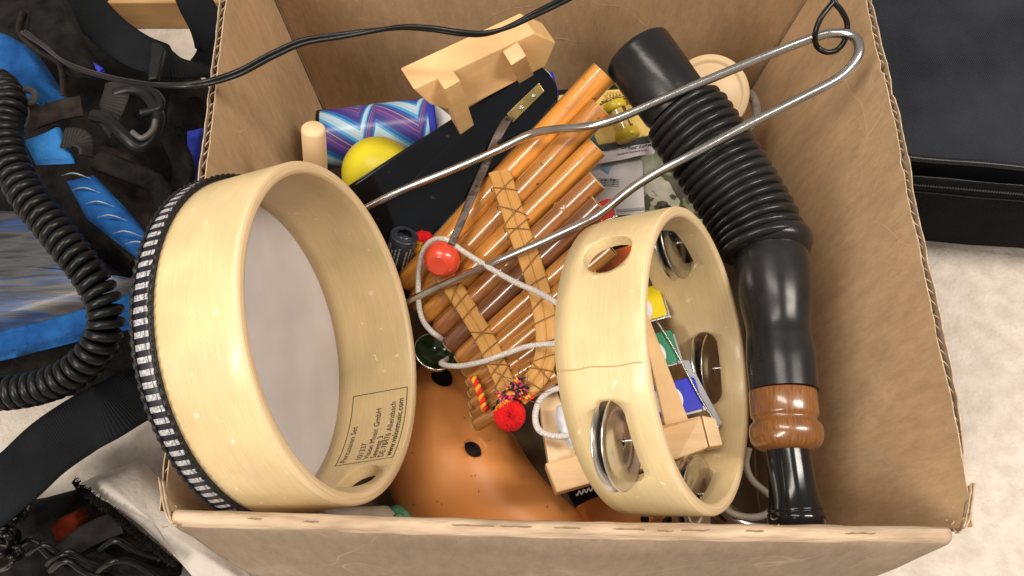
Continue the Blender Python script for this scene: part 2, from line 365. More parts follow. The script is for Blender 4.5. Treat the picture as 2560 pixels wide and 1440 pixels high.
mGrnD=M('dark_green_metal',(.010,.022,.008),(.02,.04,.015),scale=20,rough=.12,metal=.3,coat=.6)
mGreen=M('green_ball',(.08,.22,.11),(.12,.30,.16),scale=40,rough=.6,bump=.3)
mRust=M('rust_red_cloth',(.05,.006,.003),(.13,.018,.006),scale=60,spec=.05,rough=.9,bump=.6)
mGreyP=M('grey_film',(.33,.35,.38),(.45,.47,.50),scale=20,rough=.25)
# ------------------------------------------------------------ the setting
g=G(); sheet(g,V((-3,-3,0)),V((3,-3,0)),V((-3,3,0)),V((3,3,0)),4,4,lambda p,u,v:p)
struct(obj('floor',g,mCarpet))
# ------------------------------------------------------------ cardboard box
RIM=.25
bx=thing('cardboard_box',(.02,.2,0),'large open brown cardboard box with worn torn rims, filled with musical instruments','box')
FLt,FRt,BLt,BRt=V((-.181,.008,RIM)),V((.2375,-.001,RIM)),V((-.1905,.410,RIM)),V((.236,.403,RIM))
FLb,FRb,BLb,BRb=V((-.168,.012,.012)),V((.196,.012,.012)),V((-.181,.412,.012)),V((.208,.398,.012))
def wall(name,a,b,at,bt,out,notch=None,nx=90,ny=20,seed=0,amp=.0016,th=.0046):
    """corrugated wall: two liners with the flute sheet showing between them along the torn rim"""
    out=V(out).normalized(); g=G(); tl=.0006
    def rimz(u): 
        z=.0012*noise.noise(V((u*14,seed,0)))+.0005*noise.noise(V((u*70,seed,3)))
        if notch: z+=notch(u)
        return z
    def surf(off,s2):
        def fn(p,u,v):
            q=p+out*(off+amp*fbm(V((u*3,v*2,seed)))*min(1,8*u+.02)*min(1,8*(1-u)+.02))
            k=min(1,max(0,(v-.8)/.2)); q.z+=rimz(u+s2)*k
            q+=out*(.0006*noise.noise(V((u*60,s2*50,seed)))*k)
            return q
        return fn
    A=surf(0,0); sheet(g,b,a,bt,at,nx,ny,lambda p,u,v:A(p,u,v))
    A2=surf(tl,0)
    sheet(g,b,a,bt,at,nx,ny,lambda p,u,v:A2(p,u,v))
    B1=surf(th,.13); sheet(g,b,a,bt,at,nx,ny,lambda p,u,v:B1(p,u,v),mi=1)
    B2=surf(th-tl,.13); sheet(g,b,a,bt,at,nx,ny,lambda p,u,v:B2(p,u,v),mi=1)
    # edge strips of the liners
    for (fa,fb) in ((A,A2),(B2,B1)):
        vs=[];fs=[]
        for i in range(nx+1):
            u=i/nx; p=bt*(1-u)+at*u; vs+= [fa(p,u,1),fb(p,u,1)]
        for i in range(nx): fs.append([2*i,2*i+1,2*i+3,2*i+2])
        g.add(vs,fs,None,2)
    # flute
    Lw=(bt-at).length; nf=int(Lw/.0072)*8; vs=[];fs=[]
    for i in range(nf+1):
        u=i/nf; ph=i/8*2*PI; o=th/2+(th/2-tl*1.1)*min(.85,.7+.5*noise.noise(V((u*22,seed,8))))*math.sin(ph+1.6*noise.noise(V((u*30,seed,1))))
        p=bt*(1-u)+at*u; d=(b*(1-u)+a*u-p).normalized()
        z=A(p,u,1); z.z=min(z.z,B2(p,u,1).z); q=z+out*o-V((0,0,.0008+.0030*abs(noise.noise(V((u*60,seed,5))))))
        vs+=[q,q+out*.0004,q+d*.03]
    for i in range(nf):
        fs+= [[3*i,3*i+3,3*i+5,3*i+2]]
    g.add(vs,fs,None,3)
    fs2=[]
    vs2=[]
    for i in range(nf+1):
        vs2+=[vs[3*i],vs[3*i]+out*.0003+ (bt-at).normalized()*.0004]
    for i in range(nf): fs2.append([2*i,2*i+1,2*i+3,2*i+2])
    g.add(vs2,fs2,None,2)
    return obj(name,g,[mCB,mCBo,mEdge,mFlute],bx)
def notchR(u):     # u=0 back, 1 front
    z=0
    if u>.93: z-=.003*((u-.93)/.07)**2
    return z-.003*math.exp(-((u-.30)/.006)**2)-.0025*math.exp(-((u-.47)/.008)**2)
def notchL(u):
    if u>.86: return -.004*(u-.86)/.14-.0012*abs(noise.noise(V((u*160,2,2))))
    return 0
wall('left_wall',FLb,BLb,FLt,BLt,(-1,0,0),notchL,seed=3)
wall('right_wall',FRb,BRb,FRt,BRt,(1,0,0),notchR,seed=8,amp=.0034)
wall('back_wall',BRb+V((.006,0,0)),BLb-V((.006,0,0)),BRt+V((.006,0,.0)),BLt+V((-.006,0,.0)),(0,1,0),seed=12,amp=.001)
g=G(); box(g,(.015,.21,.007),(.385,0,0),(0,.41,0),(0,0,.005)); obj('bottom',g,mCB,bx,smooth=False)
for (t_,b_,sx_) in ((BLt,BLb,1),(BRt,BRb,-1)):
    pts=[b_.lerp(t_,k/24)+V((sx_*.0006,-.0012,-.0005))+V((.0012*noise.noise(V((k*.4,1,0))),0,0)) for k in range(25)]
    obj('corner_crease',tube(G(),pts,.0011,8),mFlute,bx)
# front wall, folded over at the rim, its flap hanging down outside
g=G(); nx=140
prof=[(.0035,.012),(.0035,.10),(.0035,.20),(.0032,.240),(.0022,.2475),(.0003,.2503),(-.0022,.2508),(-.0045,.2495),(-.0062,.2465),(-.0072,.240),(-.0095,.225),(-.0145,.195),(-.020,.16),(-.026,.12),(-.0255,.1195),(-.019,.16),(-.0135,.195),(-.0085,.225),(-.005,.238),(-.0028,.2455),(-.001,.240),(.0005,.20),(.0005,.012)]
xl,xr=-.1745,.2245
vs=[]
for i in range(nx+1):
    u=i/nx
    for k,(y,z) in enumerate(prof):
        d=max(0,RIM-z); flap=9<=k<=17
        tl=tr=0
        if 7<=k<=18:
            tl=.004*noise.noise(V((z*90,1,0)))*min(1,d*60)+ (.10*d); tr=.004*noise.noise(V((z*80,5,0)))*min(1,d*60)-.14*d
        a=xl+tl; b=xr+tr
        x=a+(b-a)*u
        if k<3 or k>20: 
            x=(xl-.004)+(xr+.006-xl+.004)*u
            a2=FLb.x+(FLt.x-FLb.x)*z/RIM; b2=FRb.x+(FRt.x-FRb.x)*z/RIM; x=a2+(b2-a2)*u
        zz=z+ (.0011*noise.noise(V((x*22,0,1)))+.0004*noise.noise(V((x*130,0,4))) if 3<k<10 or k==19 else 0)
        bow=.0022*fbm(V((x*7,z*9,2)))+.003*math.sin(u*PI)
        vs.append(V((x,y+.0055-.0085*u-.0015*math.sin(PI*u)+(-(abs(bow)) if 9<=k<=17 else 0)+.0006*noise.noise(V((x*60,k*.4,7))),zz)))
m=len(prof); fs=[];mi=[]
for i in range(nx):
    for k in range(m-1):
        g.f.append([i*m+k,i*m+k+1,(i+1)*m+k+1,(i+1)*m+k]); g.uv.append([(0,0)]*4)
        g.mi.append(0 if k<3 else (2 if 4<=k<=7 else 1))
for i in (0,nx):
    g.f.append([i*m+k for k in range(m)]); g.uv.append([(0,0)]*m); g.mi.append(2)
g.v=[V(v) for v in vs]
obj('front_wall_with_flap',g,[mCB,mCBo,mEdge],bx)
# torn slits along the folded front rim
g=G()
for (a,b,yy) in ((1130,1235,0),(1250,1330,0),(1385,1450,0),(1530,1610,0),(1640,1680,1),(1700,1770,0),(1860,1905,0),(2105,2180,1),(620,655,0),(760,800,1)):
    pts=[]
    for k in range(9):
        px=a+(b-a)*k/8; x=(px-1280)/FPX*.432
        pts.append(V((x,-.0015+.0055-.0085*((x+.1745)/.399)-.0015*math.sin(PI*(x+.1745)/.399)-.0005*yy+.0006*noise.noise(V((px*.05,0,0))),.2512+.0011*noise.noise(V((x*22,0,1))))))
    obj('torn_slit',tube(G(),pts,[.00015]+[random.uniform(.0002,.0005) for _ in range(7)]+[.00015],6),mFlute,bx)
# frayed fibres at front corners
g=G()
for k in range(12):
    x=random.choice([.2295,-.1785,-.1775,.1335,.2265])+random.uniform(-.004,.004); y=random.uniform(-.002,.012)
    p=V((x,y,.2495)); d=V((random.uniform(-1,1),random.uniform(-1,1),random.uniform(.1,.8)))*random.uniform(.001,.0035)
    obj('frayed_fibre',tube(G(),crom([p,p+d*.5+V((0,0,.001)),p+d],3),.00022,4),mEdge,bx)
# torn corner liners
g=G()
for (c,s) in ((V((-.178,.008,.2485)),1),(V((.2345,.005,.2485)),-1)):
    for k in range(2):
        a=c+V((s*k*.0016,-.001*k,-.001*k)); pts=[]
        for j in range(12):
            t=j/11; pts.append(a+V((s*(.012*t-.007),-.010*math.sin(t*2.2)+.016*(1-t),.0012*noise.noise(V((t*5,k,s)))+.0015*(t))))
        obj('torn_liner',strap(G(),pts,.0042,.0006,side=V((0,0,1))),mEdge,bx)

# ------------------------------------------------------------ hand drum
def frame(c,n):
    n=V(n).normalized(); a=n.cross(V((0,0,1))).normalized(); b=n.cross(a); return V(c),n,a,b
def cylmap(c,n,a,b,r): return lambda ang,t: c+n*t+(a*math.cos(ang)+b*math.sin(ang))*r
def ringprof(ro,ri,d,rd=.0022):
    p=[]
    q=lambda t,r:p.append((t,r))
    for k in range(5): an=k/4*PI/2; q(-rd+rd*math.sin(an)+0,ro-rd+rd*math.cos(an)) if 0 else None
    pts=[(-d,ro),(-d*.8,ro),(-d*.6,ro),(-d*.4,ro),(-d*.2,ro),(-rd,ro),(-rd*.3,ro-rd*.3),(0,ro-rd),(0,(ro+ri)/2),(0,ri+rd),(-rd*.3,ri+rd*.3),(-rd,ri),(-d*.2,ri),(-d*.4,ri),(-d*.6,ri),(-d*.8,ri),(-d,ri)]
    mis=[0,0,0,0,0,1,1,1,1,1,1,0,0,0,0,0,0]
    return pts,mis
def slot_cutter(c,n,a,b,ang,t0,w,l,r0,r1):   # rounded slot, long side l round the rim, w across
    g=G(); rad=a*math.cos(ang)+b*math.sin(ang); tan=-a*math.sin(ang)+b*math.cos(ang); poly=[]
    cc=c+n*t0+rad*r0; h=max(0,l/2-w/2)
    for k in range(24):
        an=2*PI*(k+.5)/24; s=h if math.sin(an)>0 else -h
        poly.append(cc+n*(w/2*math.cos(an))+tan*(w/2*math.sin(an)+s))
    return prism(g,poly,rad*(r1-r0))
c,n,a,b=frame((-0.0978,0.1116,0.2336),(0.9405,0.0778,0.3308)); RD=.1; RI=.0925; DD=.0585
drum=thing('hand_drum',c-n*.03-V((0,0,.1)),'round pale wooden hand drum lying on its side, black and silver trim, printed text inside','drum')
g=G(); pr,mis=ringprof(RD,RI,DD); lathe(g,c,n,pr,128,closed=True,ref=a,mis=mis)
fr=obj('drum_shell',g,[mBirch,mPly],drum)
cut(fr,[slot_cutter(c,n,a,b,R(34.5),-.019,.0215,.029,.085,.106)])
g=G(); lathe(g,c,n,[(-DD+.002,.0926),(-DD+.0018,.05),(-DD+.0016,.0001)],96,ref=a)
lathe(g,c,n,[(-DD+.0008,.0995),(-DD-.0012,.0993),(-DD-.0014,.05),(-DD-.0014,.0001)],96,ref=a); obj('drum_head',g,mSkin,drum)
# woven trim round the back edge
mTrim=bpy.data.materials.new('woven_trim'); nt,N,L,B=nodes(mTrim)
tc=N.new('ShaderNodeTexCoord'); sx=N.new('ShaderNodeSeparateXYZ'); L.new(tc.outputs['UV'],sx.inputs[0])
def mth(op,a_,b_=None):
    m_=N.new('ShaderNodeMath'); m_.operation=op
    for i,x in enumerate((a_,b_)):
        if x is None: continue
        if isinstance(x,(int,float)): m_.inputs[i].default_value=x
        else: L.new(x,m_.inputs[i])
    return m_.outputs[0]
u96=mth('MULTIPLY',sx.outputs[0],104); fr_=mth('FRACT',u96)
on=mth('MULTIPLY',mth('GREATER_THAN',fr_,.44),mth('LESS_THAN',fr_,.93))
inb=mth('MULTIPLY',mth('GREATER_THAN',sx.outputs[1],.0032),mth('LESS_THAN',sx.outputs[1],.0118)); inb=mth('MULTIPLY',inb,mth('LESS_THAN',mth('ABSOLUTE',mth('SUBTRACT',sx.outputs[1],.0078)),9))
gap=mth('LESS_THAN',mth('ABSOLUTE',mth('SUBTRACT',sx.outputs[1],.0098)),.0003)
f=mth('MULTIPLY',mth('MULTIPLY',on,inb),mth('SUBTRACT',1,mth('MULTIPLY',gap,.8)))
thr=N.new('ShaderNodeTexNoise'); thr.inputs['Scale'].default_value=8
mp=N.new('ShaderNodeMapping'); mp.inputs['Scale'].default_value=(60,90,1); L.new(tc.outputs['UV'],mp.inputs[0]); L.new(mp.outputs[0],thr.inputs[0])
rs=ramp(nt,[(.3,(.16,.155,.165)),(.7,(.62,.62,.65))]); L.new(thr.outputs[0],rs.inputs[0])
mx=N.new('ShaderNodeMix'); mx.data_type='RGBA'; L.new(f,mx.inputs[0]); mx.inputs[6].default_value=(.008,.006,.012,1); L.new(rs.outputs[0],mx.inputs[7]); L.new(mx.outputs[2],B.inputs['Base Color'])
B.inputs['Roughness'].default_value=.4
bh=N.new('ShaderNodeBump'); bh.inputs['Strength'].default_value=.6; bh.inputs['Distance'].default_value=.001; L.new(f,bh.inputs['Height']); L.new(bh.outputs[0],B.inputs['Normal'])
g=G(); lathe(g,c,n,[(-DD-.0002,.1000),(-DD-.0002,.1022),(-DD+.0030,.1027),(-DD+.0080,.1027),(-DD+.0108,.1022),(-DD+.0108,.1000)],168,ref=a); trim=obj('woven_trim',g,mTrim,drum)
for t in (-DD-.0004,-DD+.0106):
    g=G(); p=[];rr=[]
    N_=480
    for k in range(N_):
        an=2*PI*k/N_; p.append(c+n*t+(a*math.cos(an)+b*math.sin(an))*.1024); rr.append(.0010+.00045*math.sin(an*118))
    tube(g,p,rr,8,closed=True); obj('trim_edge_cord',g,mPlastB,trim)
# print inside the shell
g=G(); rt=RI-.0003; a0=R(46.3); sc=rt
def pm(x,y): # x runs round the rim from the first letter, y up = towards the head ; x,y metres
    return c+n*(-.0040-y)+(a*math.cos(a0+x/sc)+b*math.sin(a0+x/sc))*rt
LW=.0575; HT=.0408
def line(p0,p1,w=.00022,k=16):
    (x0,y0),(x1,y1)=p0,p1; d=V((x1-x0,y1-y0,0)).normalized(); nx_,ny_=-d.y*w,d.x*w; vs=[];fs=[]
    for i in range(k+1):
        t=i/k; x=x0+(x1-x0)*t; y=y0+(y1-y0)*t; vs+=[pm(x+nx_,y+ny_),pm(x-nx_,y-ny_)]
    for i in range(k): fs.append([2*i,2*i+2,2*i+3,2*i+1])
    g.add(vs,fs)
for q in (((0,0),(LW,0)),((LW,0),(LW,HT)),((LW,HT),(0,HT)),((0,HT),(0,0))): line(*q)
for s,y,bo in (('Percussion Set',.0345,0),('101337',.0235,0),('Vision Music GmbH',.0182,0),('Seeweg 3',.0130,0),('DE-78476 Allensbach',.0078,0),('www.visionmusic.com',.0024,.00008)):
    text_geo(g,s,.0058,(lambda x,yy,y=y:pm(.0022+x*.92,y+yy)),bold=bo)
obj('printed_text',g,mInk,drum,smooth=False)

# ------------------------------------------------------------ tambourine
c,n,a,b=frame((0.1061,0.0896,0.2498),(0.8549,-0.056,0.5157)); RT=.085; RTi=.0787; DT=.0484
tam=thing('tambourine',c-n*.024-V((0,0,.08)),'round pale wooden tambourine standing tilted, with steel jingles in its slots','tambourine')
g=G(); pr,mis=ringprof(RT,RTi,DT,.0018); pr=pr[:-1]+[(-DT+.001,RTi)]; pr[0]=(-DT,RT-.0012); lathe(g,c,n,pr,128,closed=True,ref=a,mis=mis)
fr=obj('tambourine_shell',g,[mBirch,mPly],tam)
SL=[-44.5,35,103,169]
cuts=[slot_cutter(c,n,a,b,R(q),-.0235,.0165,.047,.07,.095) for q in SL]
cuts.append(slot_cutter(c,n,a,b,R(-114.3),-.0232,.0265,.0275,.07,.095))
cut(fr,cuts)
g=G()
for i in range(1):
    pts=[]
    for k in range(30):
        t=-DT+.001+(DT-.003)*k/29; an=R(-71.5)+.012*noise.noise(V((t*90,0,0)))+.15*t
        pts.append(c+n*t+(a*math.cos(an)+b*math.sin(an))*(RT+.0000))
    tube(g,pts,.00033,6)
obj('seam',g,mSeam,tam)
jt=None
for qi,q in enumerate(SL):
    an=R(q+random.uniform(-1,1)); rad=a*math.cos(an)+b*math.sin(an); tan=-a*math.sin(an)+b*math.cos(an)
    pc=c+rad*(RT*.5+RTi*.5)
    g=G(); tube(g,[pc-n*.042,pc-n*.005],.0007,8); obj('jingle_pin',g,mSteel,tam)
    wob=(rad*.0012)
    for s in (0,1):
        g=G(); tilt=(n+tan*random.uniform(-.10,.10)+rad*random.uniform(-.08,.08)).normalized()
        if qi==0: tilt=(n+rad*.02+tan*(.02*s)).normalized()
        cc=pc-n*(.0262-.0042*s)+wob; sg=1 if s else -1
        pr=[(0.0012,.0018),(.0011,.003),(.0008,.0095),(.0004,.0120),(-.0008,.0148),(-.0004,.0185),(.0005,.0222),(.0008,.0232),(.0004,.0236),(.0000,.0232),(-.0009,.0185),(-.0013,.0148),(-.0001,.0120),(.0003,.0095),(.0006,.003),(.0007,.0018)]
        lathe(g,cc,tilt*sg,pr,56,closed=True); obj('jingle',g,mChrome,tam)

# ------------------------------------------------------------ bamboo pan pipes
def panz(px,py): return .215+(px-1500)*1.322e-4-(py-190)*3.88e-5
def PP(px,py,dz=0): return P(px,py,panz(px,py)+dz)
pan=thing('pan_pipes',PP(1280,700,-.01),'glossy orange brown bamboo pan pipes tied with two split bamboo bands','pan pipes')
tubes=[((1508,184),(1013,712),70),((1502,272),(1036,763),64),((1492,368),(1063,792),61),((1492,452),(1094,829),57),((1498,512),(1122,866),56),((1520,570),(1149,899),52),((1528,622),(1164,930),46),((1500,692),(1174,958),42),((1425,808),(1178,985),40),((1415,858),(1180,1012),38),((1405,900),(1183,1036),36),((1392,935),(1188,1064),40)]
hues=[(.62,.235,.045),(.46,.17,.035),(.52,.20,.04),(.33,.115,.035),(.20,.068,.030),(.46,.175,.04),(.44,.17,.04),(.50,.20,.05),(.44,.16,.035),(.47,.18,.045),(.42,.15,.035),(.46,.175,.045)]
for i,((x1,y1),(x0,y0),wd) in enumerate(tubes):
    h=hues[i]; k_=(1.1,1.0,1.05,1.0,.9,.95,.85,.9,.8,.85,.8,.85)[i]; h=(h[0]*1.08*k_,h[1]*1.12*k_,h[2]*.9*k_); m_=M('bamboo_%s'%('abcdefghijkl'[i]),tuple(v*.42 for v in h),h,scale=2.4,stretch=(5,9,1),coord='UV',detail=8,rough=.30,rvar=.06,coat=1,bump=.02,bscale=8,contrast=(.25,.62),spots=(130,.72,tuple(v*.3 for v in h)))
    A=PP(x0,y0); Bp=PP(x1,y1); r=rp(wd,(A+Bp)/2)
    if i in(4,): pass
    path=[];rr=[];n_=60; f1=(.42+.10*random.random())
    for k in range(n_+1):
        t=k/n_; p=A.lerp(Bp,t); p+=V((.0006*noise.noise(V((t*3,i,0))),.0006*noise.noise(V((t*3,i,4))),0))
        e=1
        if t<.03: e=.75+.25*math.sin(t/.03*PI/2)
        d=(t-f1); e*=1-.06*math.exp(-(d/.012)**2)+.03*math.exp(-((d-.02)/.010)**2)
        if i==3: e*=1+.16*math.exp(-((t-.80)/.008)**2)
        path.append(p); rr.append(r*e*(1-.05*(1-t)))
    g=G(); tube(g,path,rr,28,caps=False)
    ax=(Bp-A).normalized()
    # closed lower end, open upper end with wall thickness
    lathe(g,path[0],-ax,[(0,rr[0]),(.0012,rr[0]*.85),(.0016,.0001)],28,mi=1)
    lathe(g,Bp,ax,[(0,rr[-1]),(.0004,rr[-1]*.96),(.0004,rr[-1]*.80),(0,rr[-1]*.76),(-.03,rr[-1]*.74),(-.03,.0001)],28,mis=[1,1,1,2,2])
    pi=obj('pipe',g,[m_,M('bamboo_cut_%s'%('abcdefghijkl'[i]),(.48,.30,.14),(.60,.40,.20),scale=200,rough=.7),mDark],pan)
    pi['label']=['longest pipe, bright orange','second longest pipe, brown orange','third pipe, amber','fourth pipe, dark brown with a knot','fifth pipe, very dark brown'][i] if i<5 else 'short orange brown pipe'
    if i>=5: del pi['label']
mCane=M('split_cane',(.36,.165,.03),(.56,.29,.07),scale=3,stretch=(9,3,1),coord='UV',detail=4,rough=.5,coat=0,bump=.25,bscale=3,bstretch=(8,4,1),contrast=(.35,.65))
mThread=M('brown_thread',(.16,.06,.02),(.24,.10,.03),scale=100,rough=.8)
band1=[(1248,428),(1275,510),(1300,585),(1328,660),(1350,735),(1364,810),(1366,880),(1345,940),(1296,990)]
band2=[(1112,690),(1150,745),(1188,805),(1222,865),(1248,925),(1275,985)]
for bi,(bd,wd) in enumerate(((band1,50),(band2,46))):
    pts=crom([PP(x,y,.0125-.004*min(1,max(0,(y-500)/450))) for x,y in bd],8)
    g=G(); L_=len(pts)
    wv=[rp(wd,p)*2*(1.0 if bi==0 else (.95)) for p in pts]
    for off in (-.27,.27):
        pp=[]
        for i,p in enumerate(pts):
            t=(pts[min(i+1,L_-1)]-pts[max(i-1,0)]).normalized(); s=t.cross(V((0,0,1))).normalized()
            pp.append(p+s*off*wv[i]+V((0,0,.0004*noise.noise(V((i*.2,off*9,bi))))))
        strap(g,pp,[w_*.56 for w_ in wv],.0022,ucross=7)
    bo=obj('cane_band',g,mCane,pan)
    g=G(); step=5
    for i in [q+random.choice((-1,0,0,1)) for q in range(3,L_-3,step)]:
        t=(pts[min(i+1,L_-1)]-pts[max(i-1,0)]).normalized(); s=t.cross(V((0,0,1))).normalized()
        j=min(L_-1,i+3)
        for (q0,q1) in (((i,-1),(j,1)),) + ((((j,-1),(i,1)),) if i%2 else ()):
            jj=random.choice((-1,0,1)); A=pts[q0[0]]+s*q0[1]*wv[i]*.62; Bq=pts[max(0,min(L_-1,q1[0]+jj))]+s*q1[1]*wv[i]*.62; mid=(A+Bq)/2
            tube(g,crom([A-V((0,0,.004)),A+V((0,0,.0012)),mid+V((0,0,.0030)),Bq+V((0,0,.0012)),Bq-V((0,0,.004))],4),.00033,6)
    obj('binding_thread',g,mThread,bo)
# stray fibres and woven tassel at the lower end
g=G()
for k in range(16):
    A=PP(1290+random.uniform(-40,70),965+random.uniform(-40,35),.013); d=V((random.uniform(-1,1),random.uniform(-.6,.6),0))*.012
    tube(g,crom([A,A+d+V((0,0,.003)),A+d*1.7+V((0,.002,.001))],6),.00022,4)
obj('loose_fibre',g,mThread,pan)
def pom(name,cc,r,parent,m1,m2,side,n_=2600,hemi=.45):
    # wool pompom: core plus many short fibres
    g=G(); 
    for k in range(n_):
        z=1-2*(k+.5)/n_; ph=k*2.39996; s=(1-z*z)**.5; d=V((s*math.cos(ph),s*math.sin(ph),z))
        d=(d+V((random.uniform(-.1,.1),)*3)).normalized(); L0=r*random.uniform(.93,1.04)
        e=d.orthogonal().normalized()*r*.035; f2=d.cross(e)
        base=cc+d*r*.55; tip=cc+d*L0+e*random.uniform(-1,1)
        mi=1 if d.dot(side)>hemi+.12*random.uniform(-1,1) else 0
        g.add([base+e,base-e*.5+f2*.86,base-e*.5-f2*.86,tip+e*.7,tip-e*.35+f2*.6,tip-e*.35-f2*.6],[(0,1,4,3),(1,2,5,4),(2,0,3,5),(3,4,5)],None,mi)
    return obj(name,g,[m1,m2],parent)
pc=P(1274,1038,panz(1274,1038)+.012)
po=pom('pompom',pc,rp(80,pc),pan,mPomR,mPomY,V((-.45,.85,.1)).normalized(),hemi=.72); po['label']='red wool pompom with a yellow edge'
mTas=[M('tassel_pink',(.65,.03,.15),rough=.9),M('tassel_orange',(.8,.28,.04),rough=.9),M('tassel_black',(.015,.015,.03),rough=.9),M('tassel_cream',(.6,.5,.32),rough=.9)]
g=G()
for k in range(150):
    t=random.random(); px=1252+44*t+random.uniform(-16,16); py=1008-46*t+random.uniform(-12,12)
    if random.random()<.2: px=1296+random.uniform(-9,9); py=965+random.uniform(-18,26); mi=2
    else: mi=random.choice([0,1,2,1,0,3,2])
    A=PP(px,py,.012+random.uniform(0,.005)); d=V((random.uniform(-1,1),random.uniform(-1,1),.6))*.0024
    tube(g,[A,A+d,A+d*1.6+V((.001,0,-.001))],[.0006,.0008,.0003],5,mi=mi)
obj('tassel',g,mTas,pan)
g=G()
for ph in (0,PI):
    pts=[]
    for k in range(46):
        t=k/45; p=PP(1183+28*t+4*math.sin(t*3),942+85*t,.009+.004*math.sin(t*PI)); an=t*24+ph
        pts.append(p+V((math.cos(an)*.0013,0,math.sin(an)*.0013)))
    obj('twisted_yarn',tube(G(),pts,.0013,8),mPomR if ph else mPomY,pan)
g=G()
for k in range(14):
    A=PP(1300+random.uniform(-10,28),994+random.uniform(-6,6),.012); d=V((random.uniform(.2,1),random.uniform(-.4,.4),.2))*.004
    tube(g,[A,A+d],.0006,5,mi=k%2)
obj('loose_yarn',g,[mPomR,mPomY],pan)

# ------------------------------------------------------------ black ribbed bugle call
zb=.212
call=thing('bugle_call_tube',P(1940,700,zb-.03),'black ribbed rubber call tube with wooden collar and glossy mouthpiece','game call')
def seq(lst,z=zb): return [(P(x,y,z if len(r)==1 else r[1]),r[0]) for x,y,*r in lst]
# smooth flared end
A,Bq=P(1592,130,.222),P(1688,262,.218); ax=(Bq-A).normalized(); r0=rp(178,A)
g=G(); Lc=(Bq-A).length
lathe(g,A,ax,[(.02,r0*.80),(.0,r0*.86),(-.0006,r0*.93),(.0006,r0*.985),(.003,r0),(Lc*.5,r0*.985),(Lc,r0*.96),(Lc*1.1,r0*.9)],64,mi=0); 
lathe(g,A,ax,[(.004,.0001),(.004,r0*.84)],64,mi=0)
obj('flared_end',g,mRub,call)
# bellows as rings following a curved axis
axp=crom([P(x,y,z) for x,y,z in ((1660,222,.219),(1712,290,.217),(1765,365,.215),(1815,440,.213),(1860,512,.212),(1893,575,.212),(1915,640,.212))],24)
cum=[0]
for i in range(1,len(axp)): cum.append(cum[-1]+(axp[i]-axp[i-1]).length)
def at(s):
    for i in range(1,len(cum)):
        if cum[i]>=s:
            t=(s-cum[i-1])/(cum[i]-cum[i-1]); return axp[i-1].lerp(axp[i],t),(axp[i]-axp[i-1]).normalized()
    return axp[-1],(axp[-1]-axp[-2]).normalized()
tot=cum[-1]; nr=17; g=G(); path=[];rr=[]; s0=.020; s1=tot-.004; st=(s1-s0)/nr
NN=nr*12
for k in range(NN+1):
    s=s0+(s1-s0)*k/NN; p,t=at(s); ph=(k%12)/12; bulge=math.sqrt(max(0,1-(2*ph-1)**2)); 
    R0=rp(220 if k>14 else 210,p); path.append(p); rr.append(R0-.0056+.0056*bulge)
tube(g,path,rr,56)
bel=obj('ribbed_bellows',g,mRub,call)
# sleeve + barrel
A=P(1925,610,zb); Bq=P(1960,978,zb-.002); ax=(Bq-A).normalized(); Lc=(Bq-A).length; f_=lambda w_:rp(w_,P(1950,800,zb))
g=G(); lathe(g,A,ax,[(-.008,f_(150)),(-.007,f_(198)),(-.003,f_(214)),(.002,f_(212)),(.006,f_(196)),(.0065,f_(170))],64); obj('rubber_sleeve',g,mRub,call)
g=G()
pr=[(0,176),(.06,182),(.2,186),(.32,184),(.42,176),(.52,162),(.60,156),(.68,160),(.80,166),(.92,164),(1.0,162)]
pp_=crom([V((t,w_,0)) for t,w_ in pr],6)
lathe(g,A,ax,[(p.x*Lc,f_(p.y)) for p in pp_],64); lathe(g,Bq,ax,[(0,f_(162)),(.0006,.0001)],64); obj('barrel',g,mBarrel,call)
# wooden collar: ring + groove + knob
A2=P(1956,978,zb-.002); B2=P(1969,1125,zb-.004); ax2=(B2-A2).normalized(); L2=(B2-A2).length
k_=lambda w_:rp(w_,P(1960,1050,zb))
pr=[(-.01,60),(0,160),(.005,164),(.02,166),(.40,167),(.44,164),(.46,156),(.50,154),(.54,158),(.58,172),(.64,178),(.74,180),(.86,174),(.95,158),(1.0,132),(1.03,110),(1.03,1)]
g=G(); lathe(g,A2,ax2,[(t*L2,k_(w_)) for t,w_ in pr],72); obj('wooden_collar',g,mRose,call)
A3=P(1968,1122,zb-.003); B3=P(1995,1326,zb-.006); ax3=(B3-A3).normalized(); L3=(B3-A3).length; h_=lambda w_:rp(w_,P(1980,1220,zb))
pr=[(-.02,112),(.1,113),(.3,114),(.5,117),(.62,123),(.70,130),(.745,135),(.76,137),(.775,133),(.785,133),(.80,138),(.84,141),(.88,140),(.94,132),(.98,116),(1.0,90),(1.01,1)]
pp_=[V((t,w_,0)) for t,w_ in pr]
g=G(); lathe(g,A3,ax3,[(p.x*L3,h_(p.y)) for p in pp_],72); obj('mouthpiece',g,mRubS,call)

# ------------------------------------------------------------ bent steel rod
rod=[(850,548,.166),(905,525,.169),(1000,478,.176),(1130,425,.186),(1250,372,.198),(1310,342,.205),(1350,329,.211),(1400,322,.219),(1455,318,.226),(1500,310,.231),(1560,290,.235),(1700,229,.243),(1900,146,.255),(2040,92,.266),(2090,83,.269),(2128,88,.271),(2146,108,.272),(2145,138,.271),(2122,172,.268),(2080,205,.265),(1980,256,.260),(1850,322,.254),(1720,392,.248),(1650,428,.242),(1600,457,.236),(1560,486,.230),(1525,515,.224),(1490,540,.218),(1430,570,.208),(1340,612,.197),(1250,650,.1865),(1100,716,.161),(1020,755,.146),(960,788,.137)]
g=G(); pts=crom(PS(rod),6); tube(g,pts,[.00275+.0002*max(0,(p.z-.2)/.07) for p in pts],18)
tag(obj('bent_steel_rod',g,mSteel),'shiny bent steel rod looping at upper right and crossing over the bamboo pipes','metal rod')

